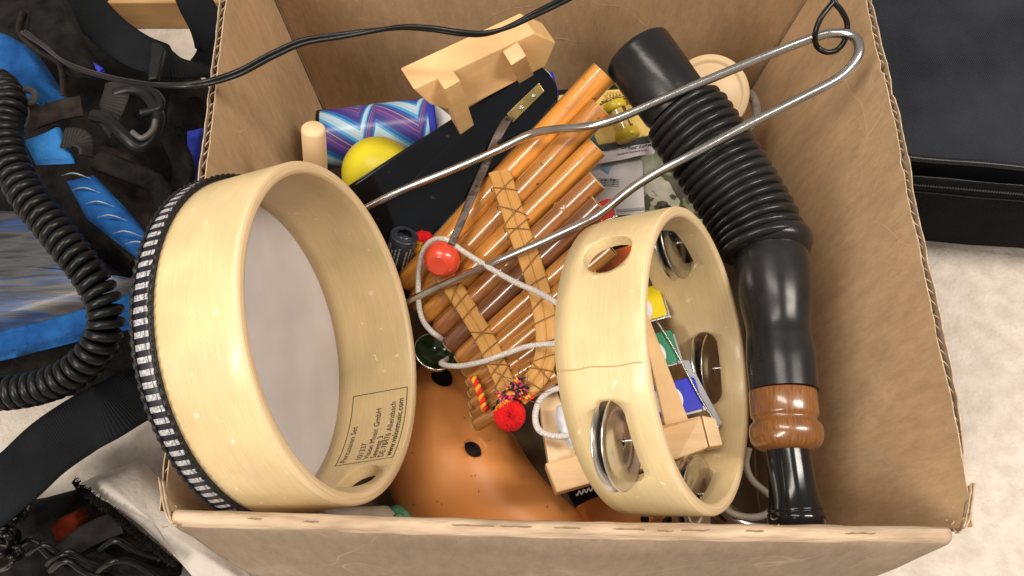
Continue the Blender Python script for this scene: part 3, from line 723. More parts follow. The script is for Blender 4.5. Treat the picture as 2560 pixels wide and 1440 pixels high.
# ------------------------------------------------------------ lacquered board with spring and red knob
brd=thing('spring_clapper',P(1200,400,.13),'black lacquered paddle board with brass plate, flat spring and red wooden knob','clapper')
def BZ(px,py): return .188-8.99e-6*(px-1385)-1.496e-4*(py-285)
outl=[(1268,208),(1310,176),(1340,165),(1368,176),(1388,205),(1394,240),(1385,285),(1355,335),(1290,440),(1210,560),(1150,640),(1080,720),(960,760),(900,700),(850,560),(800,520),(862,470),(960,405),(1100,315)]
g=G(); prism(g,PS([(x,y,BZ(x,y)) for x,y in crom([V((x,y,0)) for x,y in outl],5,True) for x,y in [(x,y)]]) if 0 else [P(q.x,q.y,BZ(q.x,q.y)) for q in crom([V((x,y,0)) for x,y in outl],5,True)],(0,0,-.004))
obj('board',g,mBoard,brd,smooth=False,bevel=.0006)
def quadprism(name,pxs,zf,th,m,par,bev=.0003,label=None):
    g=G(); prism(g,[P(x,y,zf(x,y)) for x,y in pxs],(0,0,-th)); return obj(name,g,m,par,smooth=False,bevel=bev,label=label)
pl=quadprism('brass_plate',[(1267,284),(1347,207),(1361,228),(1282,307)],lambda x,y:BZ(x,y)+.0036,.0018,mBrass,brd)
for (x,y) in ((1303,269),(1333,239)):
    g=G(); lathe(g,P(x,y,BZ(x,y)+.0036),(0,0,1),[(0,.0019),(.0008,.0018),(.0011,.0012),(.0011,.0006),(.0007,.0001)],20); obj('screw',g,mSteel,pl)
sp=[(1274,293,BZ(1274,293)+.0045),(1262,310,BZ(1262,310)+.008),(1240,350,BZ(1240,350)+.013),(1212,415,.183),(1184,480,.184),(1155,550,.182),(1128,612,.178)]
g=G(); pts=crom(PS(sp),8); strap(g,pts,[.0066*(1-.25*i/len(pts)) for i in range(len(pts))],.0012,side=V((1,.55,0))); obj('flat_spring',g,mSpring,brd)
pk=P(1107,646,.168); rk=rp(94,pk); ax=(P(1080,640,.166)-P(1135,650,.17)).normalized()
ax=V((-.25,-.75,.55)).normalized()
pr=[(-rk*.95,.0001),(-rk*.93,rk*.35),(-rk*.7,rk*.72),(-rk*.35,rk*.95),(0,rk),(rk*.35,rk*.96),(rk*.62,rk*.82),(rk*.82,rk*.58),(rk*.86,rk*.5),(rk*.84,rk*.46),(rk*.84,.0001)]
g=G(); lathe(g,pk,ax,pr,48); obj('knob',g,mRed,brd,sub=1)

# ------------------------------------------------------------ wooden stand block
e1=V((math.cos(R(23.5)),math.sin(R(23.5)),0)); zt=.236
TA,TB=P(1033,223,zt),P(1335,82,zt); e1=(TB-TA).normalized(); Ls=(TB-TA).length; e2=V((-e1.y,e1.x,0)); tk=(P(1015,162,zt)-TA).dot(e2)
st=thing('wooden_stand',(TA+TB)/2-V((0,0,.08)),'light pine wooden stand piece with two square pegs, leaning in the back of the box','wooden stand')
hh=.036; dn=V((e2.x*-.25,e2.y*-.25,-.97)).normalized()
poly=[TA,TB,TB+e1*.016+dn*.016,TB+e1*.006+dn*.032,TA+e1*.026+dn*.036,TA+e1*.008+dn*.018]
g=G(); prism(g,poly,e2*tk); obj('crossbar',g,mPine,st,smooth=False,bevel=.0012)
for (px,py,ww,qx,qy) in ((1128,222,.0118,30,88),(1292,150,.0118,24,56)):
    A=P(px,py-2,.226); Bq=P(px+qx,py+qy,.184)
    d=(Bq-A); L_=d.length; d.normalize(); s=(e1-d*d.dot(e1)).normalized(); u=s.cross(d)
    g=G(); box(g,A+d*(L_/2-.004),s*ww,d*(L_+.012),u*ww); obj('peg',g,mPine,st,smooth=False,bevel=.0006)

# ------------------------------------------------------------ patterned tin, dowel, ball, sheet
mZig=bpy.data.materials.new('zigzag_print'); nt,N,L,B=nodes(mZig)
tc=N.new('ShaderNodeTexCoord'); sx=N.new('ShaderNodeSeparateXYZ'); L.new(tc.outputs['UV'],sx.inputs[0])
ln=mth('MULTIPLY',sx.outputs[1],1/.046)     # along the tin
fr_=mth('FRACT',ln); tri=mth('MULTIPLY',mth('MINIMUM',mth('DIVIDE',fr_,.72),mth('DIVIDE',mth('SUBTRACT',1,fr_),.28)),-.62)
lean=mth('ADD',mth('MULTIPLY',sx.outputs[0],3.8),mth('MULTIPLY',tri,1.55)); lean=mth('ADD',lean,mth('MULTIPLY',sx.outputs[1],9.0))
band=mth('FRACT',lean)
r=ramp(nt,[(0,(.10,.06,.30)),(.06,(.45,.10,.25)),(.085,(.11,.07,.32)),(.2,(.06,.05,.26)),(.34,(.03,.16,.50)),(.44,(.10,.42,.78)),(.50,(.50,.68,.80)),(.62,(.42,.60,.74)),(.72,(.08,.38,.74)),(.80,(.03,.12,.45)),(.88,(.09,.06,.30)),(.93,(.55,.38,.22)),(.95,(.09,.06,.30))])
r.color_ramp.interpolation='CONSTANT'; L.new(band,r.inputs[0]); L.new(r.outputs[0],B.inputs['Base Color']); B.inputs['Roughness'].default_value=.28
A=P(808,350,.106); Bq=P(1078,318,.106); ax=(Bq-A).normalized(); rr_=rp(146,(A+Bq)/2); Lc=(Bq-A).length
tin=thing('zigzag_tin',(A+Bq)/2-V((0,0,rr_)),'cylinder printed with blue and purple zigzags lying at the back left','tin')
g=G(); lathe(g,A,ax,[(0,rr_),(Lc*.5,rr_),(Lc,rr_)],64,ref=V((0,0,-1))); obj('printed_wall',g,mZig,tin)
g=G(); lathe(g,A,ax,[(-.0012,.0001),(-.0012,rr_*.93),(-.001,rr_*1.01),(.002,rr_*1.012)],64); obj('end_rim',g,mPlastB,tin)
g=G(); lathe(g,Bq,ax,[(-.001,rr_*1.012),(.0035,rr_*1.012),(.005,rr_*.98),(.005,.0001)],64); obj('lid',g,mBlueV,tin)
A=P(783,318,.243); Bq=P(795,520,.175); ax=(Bq-A).normalized(); r_=rp(61,A)
g=G(); lathe(g,A,ax,[(0,.0001),(0,r_*.8),(.0010,r_*.95),(.0025,r_),((Bq-A).length,r_),((Bq-A).length,.0001)],40); tag(obj('wooden_dowel',g,mPineD),'plain pale wooden dowel end sticking up behind the drum','dowel')
cb=P(946,433,.134); rb=rp(182,cb)
g=G(); 
prs=[(-rb*math.cos(PI*k/24),max(.0001,rb*math.sin(PI*k/24))) for k in range(25)]
lathe(g,cb,(0,0,1),prs,48); tag(obj('yellow_ball',g,mYel),'plain yellow plastic ball half hidden under the black board','ball')
quad=lambda name,pxs,z,th,m,label,cat: tag(obj(name,prism(G(),[P(x,y,z) if len(q)==2 else P(x,y,q[2]) for q in pxs for x,y in [q[:2]]],(0,0,-th)),m,smooth=False),label,cat)
quad('white_card',[(912,262),(1090,262),(1140,300),(1230,330),(1180,420),(905,300)],.118,.0006,mPaper,'white card edge showing behind the zigzag tin','card')
quad('blue_tab',[(1362,180),(1382,180),(1398,236),(1392,247),(1372,250)],.168,.004,mBlueP,'blue plastic tab sticking out behind the tip of the black board','plastic tab')

# ------------------------------------------------------------ battery
A=P(1012,586,.156); Bq=P(970,745,.100); ax=(Bq-A).normalized(); r_=rp(70,A)
bat=thing('battery',Bq,'dark grey battery with tiny grey print standing beside the drum','battery')
g=G(); lathe(g,A,ax,[(0,.0001),(0,r_*.55),(.0004,r_*.62),(.0008,r_*.86),(.0002,r_*.93),(.001,r_),(.05,r_),(.05,.0001)],40); obj('casing',g,M('battery_grey',(.018,.024,.032),(.026,.034,.044),scale=50,rough=.3,coat=.3),bat)
g=G(); lathe(g,A-ax*.0006,ax,[(0,.0001),(0,r_*.50),(.0006,r_*.56),(.001,r_*.56)],32); obj('terminal',g,M('battery_terminal',(.09,.11,.13),rough=.18,metal=1),bat)
# small print rendered as broken rows of tiny strokes, as unreadable as in the photo
g=G(); aref=V((0,-1,0)); a_=(aref-ax*ax.dot(aref)).normalized(); b_=ax.cross(a_)
for row in range(11):
    an=-1.35+row*.27
    if row==5: continue
    s=.006+.002*(row%3)
    while s<.026+.004*(row%2):
        l_=random.uniform(.0006,.0022); q=[]
        for (ds,da) in ((0,-.06),(l_,-.06),(l_,.06),(0,.06)):
            aa=an+da; q.append(A+ax*(s+ds)+(a_*math.cos(aa)+b_*math.sin(aa))*(r_+.00008))
        g.add(q,[(0,1,2,3)]); s+=l_+random.uniform(.0002,.0007)
obj('small_print',g,mSilv,bat,smooth=False)

# ------------------------------------------------------------ pompom beside the battery
pc=P(1058,610,.140)
o=pom('pompom',pc,rp(74,pc),None,mPomR,mPomY,V((-.1,-.9,.2)).normalized(),hemi=.45)
tag(o,'red and yellow wool pompom wedged between the battery and the red knob','pompom')

# ------------------------------------------------------------ white cord
cord=[(1420,775,.222),(1385,753,.215),(1340,728,.203),(1300,711,.197),(1250,685,.188),(1200,655,.180),(1150,623,.175),(1118,600,.178),(1090,598,.174),(1068,612,.168),(1053,645,.160),(1046,700,.153),(1047,760,.149),(1057,800,.148),(1078,828,.150),(1096,842,.146),(1120,862,.125),(1120,895,.125),(1103,908,.142),(1125,915,.150),(1160,914,.155),(1210,903,.163),(1265,884,.172),(1320,866,.182),(1385,860,.195),(1440,862,.205)]
g=G(); pts=crom(PS(cord),10); tube(g,pts,.0019,10); tag(obj('braided_string',g,mCord),'thin white braided cord looping over the bamboo pipes and round the red knob','cord')

# ------------------------------------------------------------ ocarinas
def potato(name,pts,holes,label,cat,mat):
    ctr=crom([P(x,y,z) for x,y,z,w_ in pts],10); rr=[q.x for q in crom([V((rp(w_,P(x,y,z)),0,0)) for x,y,z,w_ in pts],10)]
    rr=[max(.0006,r_) for r_ in rr]
    g=G(); tube(g,ctr,rr,56); t=thing(name,sum(ctr,V((0,0,0)))/len(ctr)-V((0,0,max(rr))),label,cat)
    o=obj('body',g,mat,t)
    return t,o,ctr,rr
oc=[(1062,915,.078,40),(1072,935,.077,120),(1085,975,.076,190),(1095,1040,.074,250),(1112,1112,.072,310),(1145,1185,.071,340),(1205,1250,.070,318),(1285,1308,.070,268),(1370,1352,.070,218),(1442,1388,.070,165),(1475,1412,.070,85),(1486,1424,.070,8)]
t,o,ctr,rr=potato('ocarina',oc,[],'large terracotta clay ocarina with dark finger holes beside the drum','ocarina',mTerra)
def surf_at(px,py,ctr,rr):     # first sight-line hit on a fat tube
    d=ray(px,py); best=None
    k=.35
    while k<.75:
        p=CAMP+d*k
        m_=min(((p-c_).length-r_) for c_,r_ in zip(ctr,rr))
        if m_<0: return p,[c_ for c_,r_ in sorted(zip(ctr,rr),key=lambda z:(p-z[0]).length)][0]
        k+=.0004
    return None,None
cutters=[]
for (px,py,rw) in ((1187,1118,.0072),(1112,938,.0085),(1400,1345,.005)):
    p,cc=surf_at(px,py,ctr,rr)
    if p is None: continue
    d=(p-cc).normalized(); gg=G(); e=d.orthogonal().normalized(); f2=d.cross(e)
    poly=[p-d*.014+(e*math.cos(2*PI*k/24)+f2*math.sin(2*PI*k/24))*rw for k in range(24)]; prism(gg,poly,d*.03); cutters.append(gg)
    g=G(); lathe(g,p-d*.0135,d,[(0,.0001),(0,rw*.985),(.0055,rw*.985)],24); 
    obj('finger_hole',g,[mDark],t)
cut(o,cutters)
for f_ in o.data.polygons: f_.use_smooth=True
oc2=[(1440,1262,.075,20),(1462,1264,.075,90),(1510,1276,.075,130),(1580,1290,.075,150),(1660,1300,.075,148),(1720,1305,.075,120),(1755,1308,.075,60),(1765,1309,.075,6)]
t2,o2,ctr2,rr2=potato('ocarina',oc2,[],'small terracotta ocarina lying under the tambourine at the front wall','ocarina',mTerra)
p,cc=surf_at(1612,1298,ctr2,rr2)
if p is None: p=P(1612,1298,.08); cc=p-V((0,0,.02))
d=(p-cc).normalized(); g=G(); lathe(g,p-d*.001,d,[(0,.0001),(.0014,.0030),(.0016,.0001)],20); obj('finger_hole',g,mDark,t2)

# ------------------------------------------------------------ glockenspiel under the tambourine
gl=thing('glockenspiel',P(1560,900,.165),'small wooden glockenspiel with coloured number plates seen through the tambourine','glockenspiel')
ZG=.186
quadprism('end_block',[(1362,1158),(1664,1062),(1752,1038),(1772,1118),(1696,1146),(1390,1232)],lambda x,y:.198 if x>1600 else .17,.013,mBlockW,gl,.0012)
quadprism('end_block',[(1754,1038),(1790,1045),(1808,1112),(1774,1117)],lambda x,y:.196,.012,mBlockW,gl,.0008)
quadprism('side_rail',[(1590,740),(1622,790),(1722,1050),(1664,1068)],lambda x,y:ZG+.006,.012,mPine,gl,.0008)
quadprism('side_rail',[(1335,930),(1375,930),(1452,1140),(1372,1160)],lambda x,y:.150,.016,mPineD,gl,.0008)
bars=[(mYelP,(1657,748),(1470,800),80,'yellow'),(mGreenP,(1690,862),(1470,920),82,'green'),(mBlueP,(1748,980),(1485,1045),84,'blue'),(mOrgP,(1596,632),(1500,662),50,'orange'),(mRedP,(1533,515),(1470,540),46,'red')]
for m_,(x1,y1),(x0,y0),hw,cn in bars:
    z=ZG+.001 if cn not in('red','orange') else .172
    dx,dy=x1-x0,y1-y0; l_=math.hypot(dx,dy); ux,uy=dx/l_,dy/l_; vx,vy=.30,.954
    g=G()
    q=[(x1,y1),]
    h=hw/2
    # metal bar beneath, coloured plate on its end
    bar=quadprism('metal_bar',[(x0-vx*h*.9,y0-vy*h*.9),(x1+6-vx*h*.75,y1-vy*h*.75),(x1+6+vx*h*1.15,y1+vy*h*1.15),(x0+vx*h*1.1,y0+vy*h*1.1)],lambda x,y:z-.0025,.002,mChrome,gl,.0005)
    L0=150 if cn in('blue','green') else 110
    g=G(); r2=9; cs=[]
    cor=[(x1-ux*L0-vx*h,y1-uy*L0-vy*h),(x1-vx*h,y1-vy*h),(x1+vx*h,y1+vy*h),(x1-ux*L0+vx*h,y1-uy*L0+vy*h)]
    for i_,(cx,cy) in enumerate(cor):
        sx_=-1 if i_ in(1,2) else 1; sy_=1 if i_ in(0,1) else -1
        ccx,ccy=cx+ux*sx_*r2+vx*sy_*r2,cy+uy*sx_*r2+vy*sy_*r2
        a0_=[(-1,0,0,-1),(0,-1,1,0),(1,0,0,1),(0,1,-1,0)][i_]
        for k in range(5):
            t_=k/4*PI/2; fu=a0_[0]*math.cos(t_)+a0_[2]*math.sin(t_); fv=a0_[1]*math.cos(t_)+a0_[3]*math.sin(t_)
            cs.append(P(ccx+ux*fu*r2+vx*fv*r2,ccy+uy*fu*r2+vy*fv*r2,z))
    prism(g,cs,(0,0,-.0022)); pt=obj('colour_plate',g,m_,gl,smooth=False,bevel=.0004,label=cn+' plate')
    if cn in('blue','green','yellow'):
        g=G(); cx,cy=x1-ux*(80 if cn=='blue' else 64),y1-uy*60+(6 if cn=='blue' else 10); cc=P(cx,cy,z+.0004); lathe(g,cc,(0,0,1),[(0,.0094),(.0002,.0092),(.0002,.0001)],32); obj('white_disc',g,mPaper,pt)
g=G(); tube(g,crom(PS([(1640,800,ZG+.002),(1690,880,ZG+.002),(1745,985,ZG+.002),(1800,1075,ZG+.002)]),6),.0007,8); obj('wire',g,mSteel,gl)
quadprism('clear_cover',[(1700,900),(1722,900),(1806,1058),(1795,1066)],lambda x,y:ZG-.001,.002,mGreyP,gl,.0004)

# ------------------------------------------------------------ things round the front
tag(obj('corded_handle',tube(G(),crom(PS([(1420,968,.165),(1380,975,.165),(1350,1000,.166),(1338,1040,.167),(1348,1075,.168),(1385,1090,.168),(1430,1088,.168)]),8),.0021,10),mCord),'pale cord loop beneath the left edge of the tambourine','cord')
g=G(); pad(g,[P(1392,1008,.170),P(1420,1003,.170),P(1440,1080,.170),P(1432,1118,.170),P(1402,1085,.170),P(1388,1040,.170)],.006,nz=0,flat=1); tag(obj('white_clip',g,mWhite),'smooth white plastic clip by the pale cord under the tambourine','clip')
# finger cymbal, dark green inside
A=P(1085,882,.132); g=G(); t=thing('finger_cymbal',A-V((0,0,.01)),'small steel cymbal dark green inside, between drum and bamboo pipes','cymbal')
axc=V((.35,.25,.9)).normalized(); rc=rp(104,A)
g=G(); lathe(g,A,axc,[(.0016,rc*.97),(.0024,rc),(.0010,rc*1.02),(-.0015,rc*1.0),(-.002,rc*.8),(-.006,rc*.4),(-.006,.0001)],48); obj('rim',g,mChrome,t)
g=G(); lathe(g,A,axc,[(.0014,rc*.96),(-.001,rc*.80),(-.005,rc*.4),(-.0055,.0001)],48); obj('bowl',g,mGrnD,t)
g=G(); cbq=P(1003,1304,.085); r_=.0125; lathe(g,cbq,(0,0,1),[(-r_*math.cos(PI*k/16),max(.0001,r_*math.sin(PI*k/16))) for k in range(17)],32); lathe(g,cbq+V((0,0,r_*.98)),(0,0,1),[(0,.003),(.001,.0045),(.0016,.003),(.0016,.0001)],20)
tag(obj('green_maraca',g,mGreen),'small green rounded ball peeking over the front rim below the drum','shaker')
# sleigh bells with black strap and white stitching
jb=thing('bell_strap',P(1700,1300,.10),'black strap of small steel bells with white stitching at the front rim','bell strap')
for (px,py,w_) in ((1700,1312,78),):
    A=P(px,py,.118); rr0=rp(w_,A); g=G(); lathe(g,A,V((-.5,-.3,.5)).normalized(),[(-rr0*.5,.0001),(-rr0*.5,rr0*.5),(-rr0*.15,rr0*.95),(.0,rr0),(rr0*.12,rr0*.9),(rr0*.2,rr0*.4),(rr0*.22,.0001)],40); obj('bell',g,mChrome,jb)
pts=crom(PS([(1640,1345,.105),(1668,1300,.112),(1700,1285,.112),(1735,1300,.112),(1760,1325,.112),(1790,1345,.108)]),8)
g=G(); strap(g,pts,.011,.002,side=V((0,.3,1))); sb=obj('strap',g,mWeb,jb)
g=G()
for x0 in (1722,1768):
    q=[]
    for k in range(26):
        t_=k/25; q.append(P(x0+10*t_+2.2*math.sin(t_*40),1285+50*t_,.125))
    tube(g,q,.0006,6)
obj('white_stitching',g,mPaper,sb)
q=[P(1440+80*k/40,1235-25*k/40+5*math.sin(k*1.1),.118) for k in range(41)]
g=G(); strap(g,crom(PS([(1425,1245,.112),(1470,1222,.112),(1530,1205,.112),(1600,1190,.112)]),6),.014,.002); o=obj('black_strap',g,mWeb); tag(o,'short black strap with a wavy white stitch under the tambourine','strap')
g=G(); tube(g,q,.0006,6); obj('white_stitching',g,mPaper,o)
# steel ring and cable near the mouthpiece
g=G(); tube(g,crom(PS([(1800,1270,.10),(1835,1300,.10),(1880,1318,.10),(1930,1328,.10),(1980,1330,.10)]),6),.008,20); tag(obj('chrome_tube',g,mSteel),'bright chrome tube lying low by the front wall','metal tube')
g=G(); tube(g,crom(PS([(1872,1120,.115),(1865,1160,.11),(1880,1200,.11),(1920,1235,.11),(1935,1260,.11),(1910,1288,.11),(1860,1292,.11),(1815,1275,.11),(1795,1240,.11)]),8),.0024,10); tag(obj('grey_hose_loop',g,M('grey_hose',(.36,.33,.28),(.42,.38,.32),scale=60,rough=.5)),'thin grey tube looping between tambourine and black mouthpiece','tube')
g=G(); tube(g,crom(PS([(1850,1318,.095),(1900,1325,.095),(1950,1334,.095)]),6),.0035,10); tag(obj('pink_stick',g,M('pink_stick',(.55,.04,.13),rough=.4)),'thin pink stick just above the front rim','stick')

# ------------------------------------------------------------ cream lid and cord loop at the back
A=P(1773,236,.150); axl=V((-.10,-.42,.9)).normalized(); rl=rp(196,A)
lid=thing('round_lid',A-V((0,0,.02)),'round cream plastic lid standing at the back behind the ribbed tube','lid')
g=G(); lathe(g,A,axl,[(.0015,.0001),(.0015,rl*.72),(.0010,rl*.75),(.0010,rl*.80),(.0022,rl*.83),(.0026,rl*.90),(.0020,rl*.93),(.0026,rl*.955),(.0018,rl*1.0),(-.002,rl*1.01),(-.006,rl*.99),(-.006,.0001)],72); obj('disc',g,mCream,lid)
g=G(); tube(g,crom(PS([(1840,270,.135),(1872,235,.14),(1890,262,.14),(1890,300,.138),(1868,325,.135),(1845,345,.13)]),8),.0036,12); tag(obj('thick_string',g,M('grey_cord',(.28,.24,.20),(.20,.17,.14),scale=200,rough=.8,bump=.5)),'thick grey cord end curling beside the cream lid','cord')
g=G(); tube(g,crom(PS([(1630,330,.135),(1648,375,.138),(1668,405,.14),(1690,420,.14)]),6),.0028,10); 
tag(obj('braided_grey_cord',g,M('grey_cord_b',(.33,.30,.26),(.22,.20,.17),scale=200,rough=.8,bump=.5)),'short braided grey cord above the printed cloth','cord')
g=G()
for k in range(26):
    A=P(random.uniform(1672,1712),random.uniform(405,428),.146); d=V((random.uniform(-1,1),random.uniform(-1,1),random.uniform(0,1))).normalized()*random.uniform(.002,.006)
    tube(g,[A,A+d*.6,A+d+V((0,0,-.001))],[.0009,.0011,.0006],6)
tag(obj('clear_plastic_knot',g,M('shiny_film',(.62,.60,.56),(.42,.40,.38),scale=80,rough=.12)),'crumpled clear plastic knot above the printed cloth','plastic')

# ------------------------------------------------------------ packages, music sheet and cloth
ZB=.128
pk=thing('music_box_pack',P(1560,300,ZB-.01),'yellow lined window pack holding yellow capped cylinders, composer names printed below','package')
def flat(name,pxs,z,m,par,th=.0005,label=None): return quadprism(name,pxs,lambda x,y:z,th,m,par,.0,label)
mYBox=M('yellow_card',(.62,.42,.10),(.74,.54,.18),scale=20,rough=.35)
flat('yellow_lining',[(1395,232),(1500,222),(1622,213),(1655,320),(1640,336),(1495,362),(1400,370)],ZB,mYBox,pk)
g=G()
for k in range(12): 
    A=P(1520+k*8,232-k*.8,ZB+.003); Bq=P(1523+k*8,262-k*.8,ZB+.003); tube(g,[A,Bq],.0010,6)
obj('corrugated_card',g,mYBox,pk)
flat('dark_edge',[(1390,226),(1500,214),(1608,208),(1612,216),(1500,224),(1392,236)],ZB+.0015,mPlastB,pk,.002)
flat('dark_edge',[(1490,366),(1640,338),(1645,345),(1645,352),(1492,378)],ZB+.001,M('dark_green_edge',(.04,.05,.045),rough=.4),pk,.002)
flat('green_side',[(1480,325),(1496,362),(1492,380),(1470,360)],ZB+.0005,M('dark_green_card',(.05,.11,.09),rough=.5),pk)
for (p0,p1) in (((1537,268),(1568,338)),):
    A=P(*p0,ZB+.014); Bq=P(*p1,ZB+.010); ax=(Bq-A).normalized(); L_=(Bq-A).length
    for (s_,w_) in ((0,58),(L_,62)):
        rr0=rp(w_,A); g=G(); lathe(g,A+ax*(s_-.0035),ax,[(0,.0001),(0,rr0*.9),(.001,rr0),(.006,rr0),(.007,rr0*.9),(.007,.0001)],32); obj('yellow_cap',g,M('cap_yellow_%d'%int(s_*999),(.62,.46,.02),(.72,.56,.04),scale=60,rough=.3),pk)
    rr0=rp(40,A); g=G(); lathe(g,A,ax,[(0,rr0),(L_,rr0)],32); obj('amber_cylinder',g,M('amber_clear',(.55,.36,.08),(.72,.56,.26),scale=120,rough=.1,coat=.5),pk)
    g=G(); tube(g,[A+V((rr0*.8,0,rr0*.8)),Bq+V((rr0*.8,0,rr0*.8))],.0012,8); obj('metal_pin',g,mBrass,pk)
g=G(); tube(g,crom(PS([(1500,262,ZB+.008),(1530,246,ZB+.012),(1570,238,ZB+.012),(1598,240,ZB+.008)]),6),.0009,6)
for k in range(9): tube(g,PS([(1505+k*11,256-k*1.5,ZB+.012),(1510+k*11,250-k*1.5,ZB+.0135)]),.0009,6)
obj('foil_edge',g,mBrass,pk)
def pxmap(o,xd,yd,z):     # text plane: origin px, x and y unit vectors in photo px per metre-unit of text
    O=P(*o,z); X=(P(o[0]+xd[0],o[1]+xd[1],z)-O); Y=(P(o[0]+yd[0],o[1]+yd[1],z)-O)
    return lambda x,y: O+X*x+Y*y
flat('printed_strip',[(1490,378),(1646,352),(1634,386),(1600,388),(1560,398),(1492,410)],ZB,M('lilac_paper',(.62,.58,.62),(.70,.66,.70),scale=30,rough=.6),pk)
g=G()
dx=(.985,-.16); 
text_geo(g,'Herbert Roth',11.5,pxmap((1509,380),dx,(.12,-1),ZB+.0005),bold=.15,shear=.25)
text_geo(g,'Text: Karl Müller',11.5,pxmap((1569,375),dx,(.12,-1),ZB+.0005),bold=.15,shear=.25)
text_geo(g,'Copyright by Profa Musik Verlag',6.0,pxmap((1539,388.5),dx,(.12,-1),ZB+.0005),bold=.08,shear=.25)
obj('printed_names',g,mInkD,pk,smooth=False)
sh=thing('music_sheet',P(1540,460,ZB-.014),'white music sheet with a short staff and small light blue emblem','music sheet')
flat('paper',[(1440,430),(1605,390),(1612,534),(1440,545)],ZB-.012,mPaper,sh)
flat('film_edge',[(1440,415),(1490,408),(1560,396),(1605,388),(1606,398),(1560,406),(1490,422),(1440,432)],ZB-.0105,mGreyP,sh)
flat('sleeve_edge',[(1470,528),(1612,518),(1613,524),(1470,534)],ZB-.0105,mGreyP,sh)
g=G()
z_=ZB-.0113
for k in range(5): prism(g,[P(1494,446+k*4.2,z_),P(1548,448.5+k*4.2,z_),P(1548,449.3+k*4.2,z_),P(1494,446.8+k*4.2,z_)],(0,0,-.0001))
for (x,y) in ((1514,451),(1536,450)):
    prism(g,[P(x+3*math.cos(t_*PI/6),y+2*math.sin(t_*PI/6)-.8*math.cos(t_*PI/6),z_+.0002) for t_ in range(12)],(0,0,-.0001))
    prism(g,[P(x-2.6,y,z_+.0002),P(x-1.8,y,z_+.0002),P(x-1.8,y+14,z_+.0002),P(x-2.6,y+14,z_+.0002)],(0,0,-.0001))
text_geo(g,'b',11,pxmap((1525.5,451.5),(1,0),(0,-1),z_+.0003)); text_geo(g,'#',9,pxmap((1503,453),(1,0),(0,-1),z_+.0003))
obj('music_staff',g,mInk,sh,smooth=False)
g=G(); prism(g,[P(x,y,z_) for x,y in ((1501,420),(1508,413),(1514,416),(1524,415),(1531,416),(1526,422),(1523,434),(1518,435),(1514,428),(1505,425))],(0,0,-.0002)); obj('blue_emblem',g,M('light_blue_ink',(.20,.42,.75),(.34,.56,.85),scale=200,rough=.6),sh,smooth=False)
# camouflage-like printed cloth
mCam=bpy.data.materials.new('printed_leaf_cloth'); nt,N,L,B=nodes(mCam)
tc=N.new('ShaderNodeTexCoord'); vo=N.new('ShaderNodeTexVoronoi'); vo.inputs['Scale'].default_value=38; nz=N.new('ShaderNodeTexNoise'); nz.inputs['Scale'].default_value=40; nz.inputs['Detail'].default_value=3
L.new(tc.outputs['Object'],nz.inputs[0]); va=N.new('ShaderNodeVectorMath'); va.operation='MULTIPLY_ADD'; va.inputs[1].default_value=(.09,.09,.09); L.new(nz.outputs['Color'],va.inputs[0]); L.new(tc.outputs['Object'],va.inputs[2]); L.new(va.outputs[0],vo.inputs[0])
sc_=N.new('ShaderNodeSeparateColor'); L.new(vo.outputs['Color'],sc_.inputs[0]); md_=mth('MULTIPLY_ADD',sc_.outputs[0],.7); N[-1].inputs[2].default_value=0
ad_=mth('ADD',md_,mth('MULTIPLY',nz.outputs[0],.4))
r=ramp(nt,[(.2,(.03,.012,.012)),(.36,(.10,.13,.06)),(.52,(.36,.33,.22)),(.66,(.16,.19,.10)),(.78,(.48,.46,.38)),(.92,(.06,.03,.02))]); L.new(ad_,r.inputs[0]); L.new(r.outputs[0],B.inputs['Base Color']); B.inputs['Roughness'].default_value=.5
g=G(); z_=ZB-.020
sheet(g,P(1600,600,z_),P(1880,600,z_),P(1600,340,z_),P(1880,340,z_),30,30,lambda p,u,v:p+V((0,0,.006*fbm(p*22)))); tag(obj('leaf_print_cloth',g,mCam),'crumpled green and cream leaf print cloth behind the tambourine','cloth')
# lower junk: cushioning paper filling the box depth, so gaps look down on something real
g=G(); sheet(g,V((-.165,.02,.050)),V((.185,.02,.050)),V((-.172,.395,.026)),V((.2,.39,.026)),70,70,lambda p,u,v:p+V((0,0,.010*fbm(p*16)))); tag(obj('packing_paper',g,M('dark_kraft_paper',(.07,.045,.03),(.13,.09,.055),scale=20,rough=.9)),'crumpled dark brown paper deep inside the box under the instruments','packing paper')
g=G(); pad(g,PS([(780,1262,.10),(960,1255,.10),(1060,1300,.10),(1040,1350,.10),(800,1350,.10)]),.02,nz=.001); tag(obj('beige_cloth',g,M('beige_cloth',(.42,.35,.26),(.50,.43,.33),scale=60,rough=.9)),'small beige cloth showing under the drum at the front rim','cloth')

# ------------------------------------------------------------ cables above the box
main=[(60,80,.20),(110,115,.21),(160,155,.225),(215,178,.235),(300,200,.250),(380,211,.258),(460,214,.262),(520,206,.262),(600,180,.268),(680,138,.272),(760,104,.276),(860,88,.278),(940,76,.28),(1010,68,.28),(1080,72,.28),(1150,82,.28),(1210,84,.28),(1270,68,.283),(1340,34,.287),(1420,-6,.29),(1500,-50,.30)]
cb_=thing('twin_cable',P(760,104,.27),'thin black twin cable running over the left rim and across the box','cable')
base=crom(PS(main),12)
for sgn in (-1,1):
    pts=[]
    for i,p in enumerate(base):
        t=(base[min(i+1,len(base)-1)]-base[max(i-1,0)]).normalized(); s=t.cross(V((0,0,1))).normalized(); an=.5+1.1*math.sin(i*.045)
        pts.append(p+(s*math.cos(an)+V((0,0,1))*math.sin(an))*sgn*.00125)
    g=G(); tube(g,pts,.0014,10); obj('strand',g,mCable,cb_)
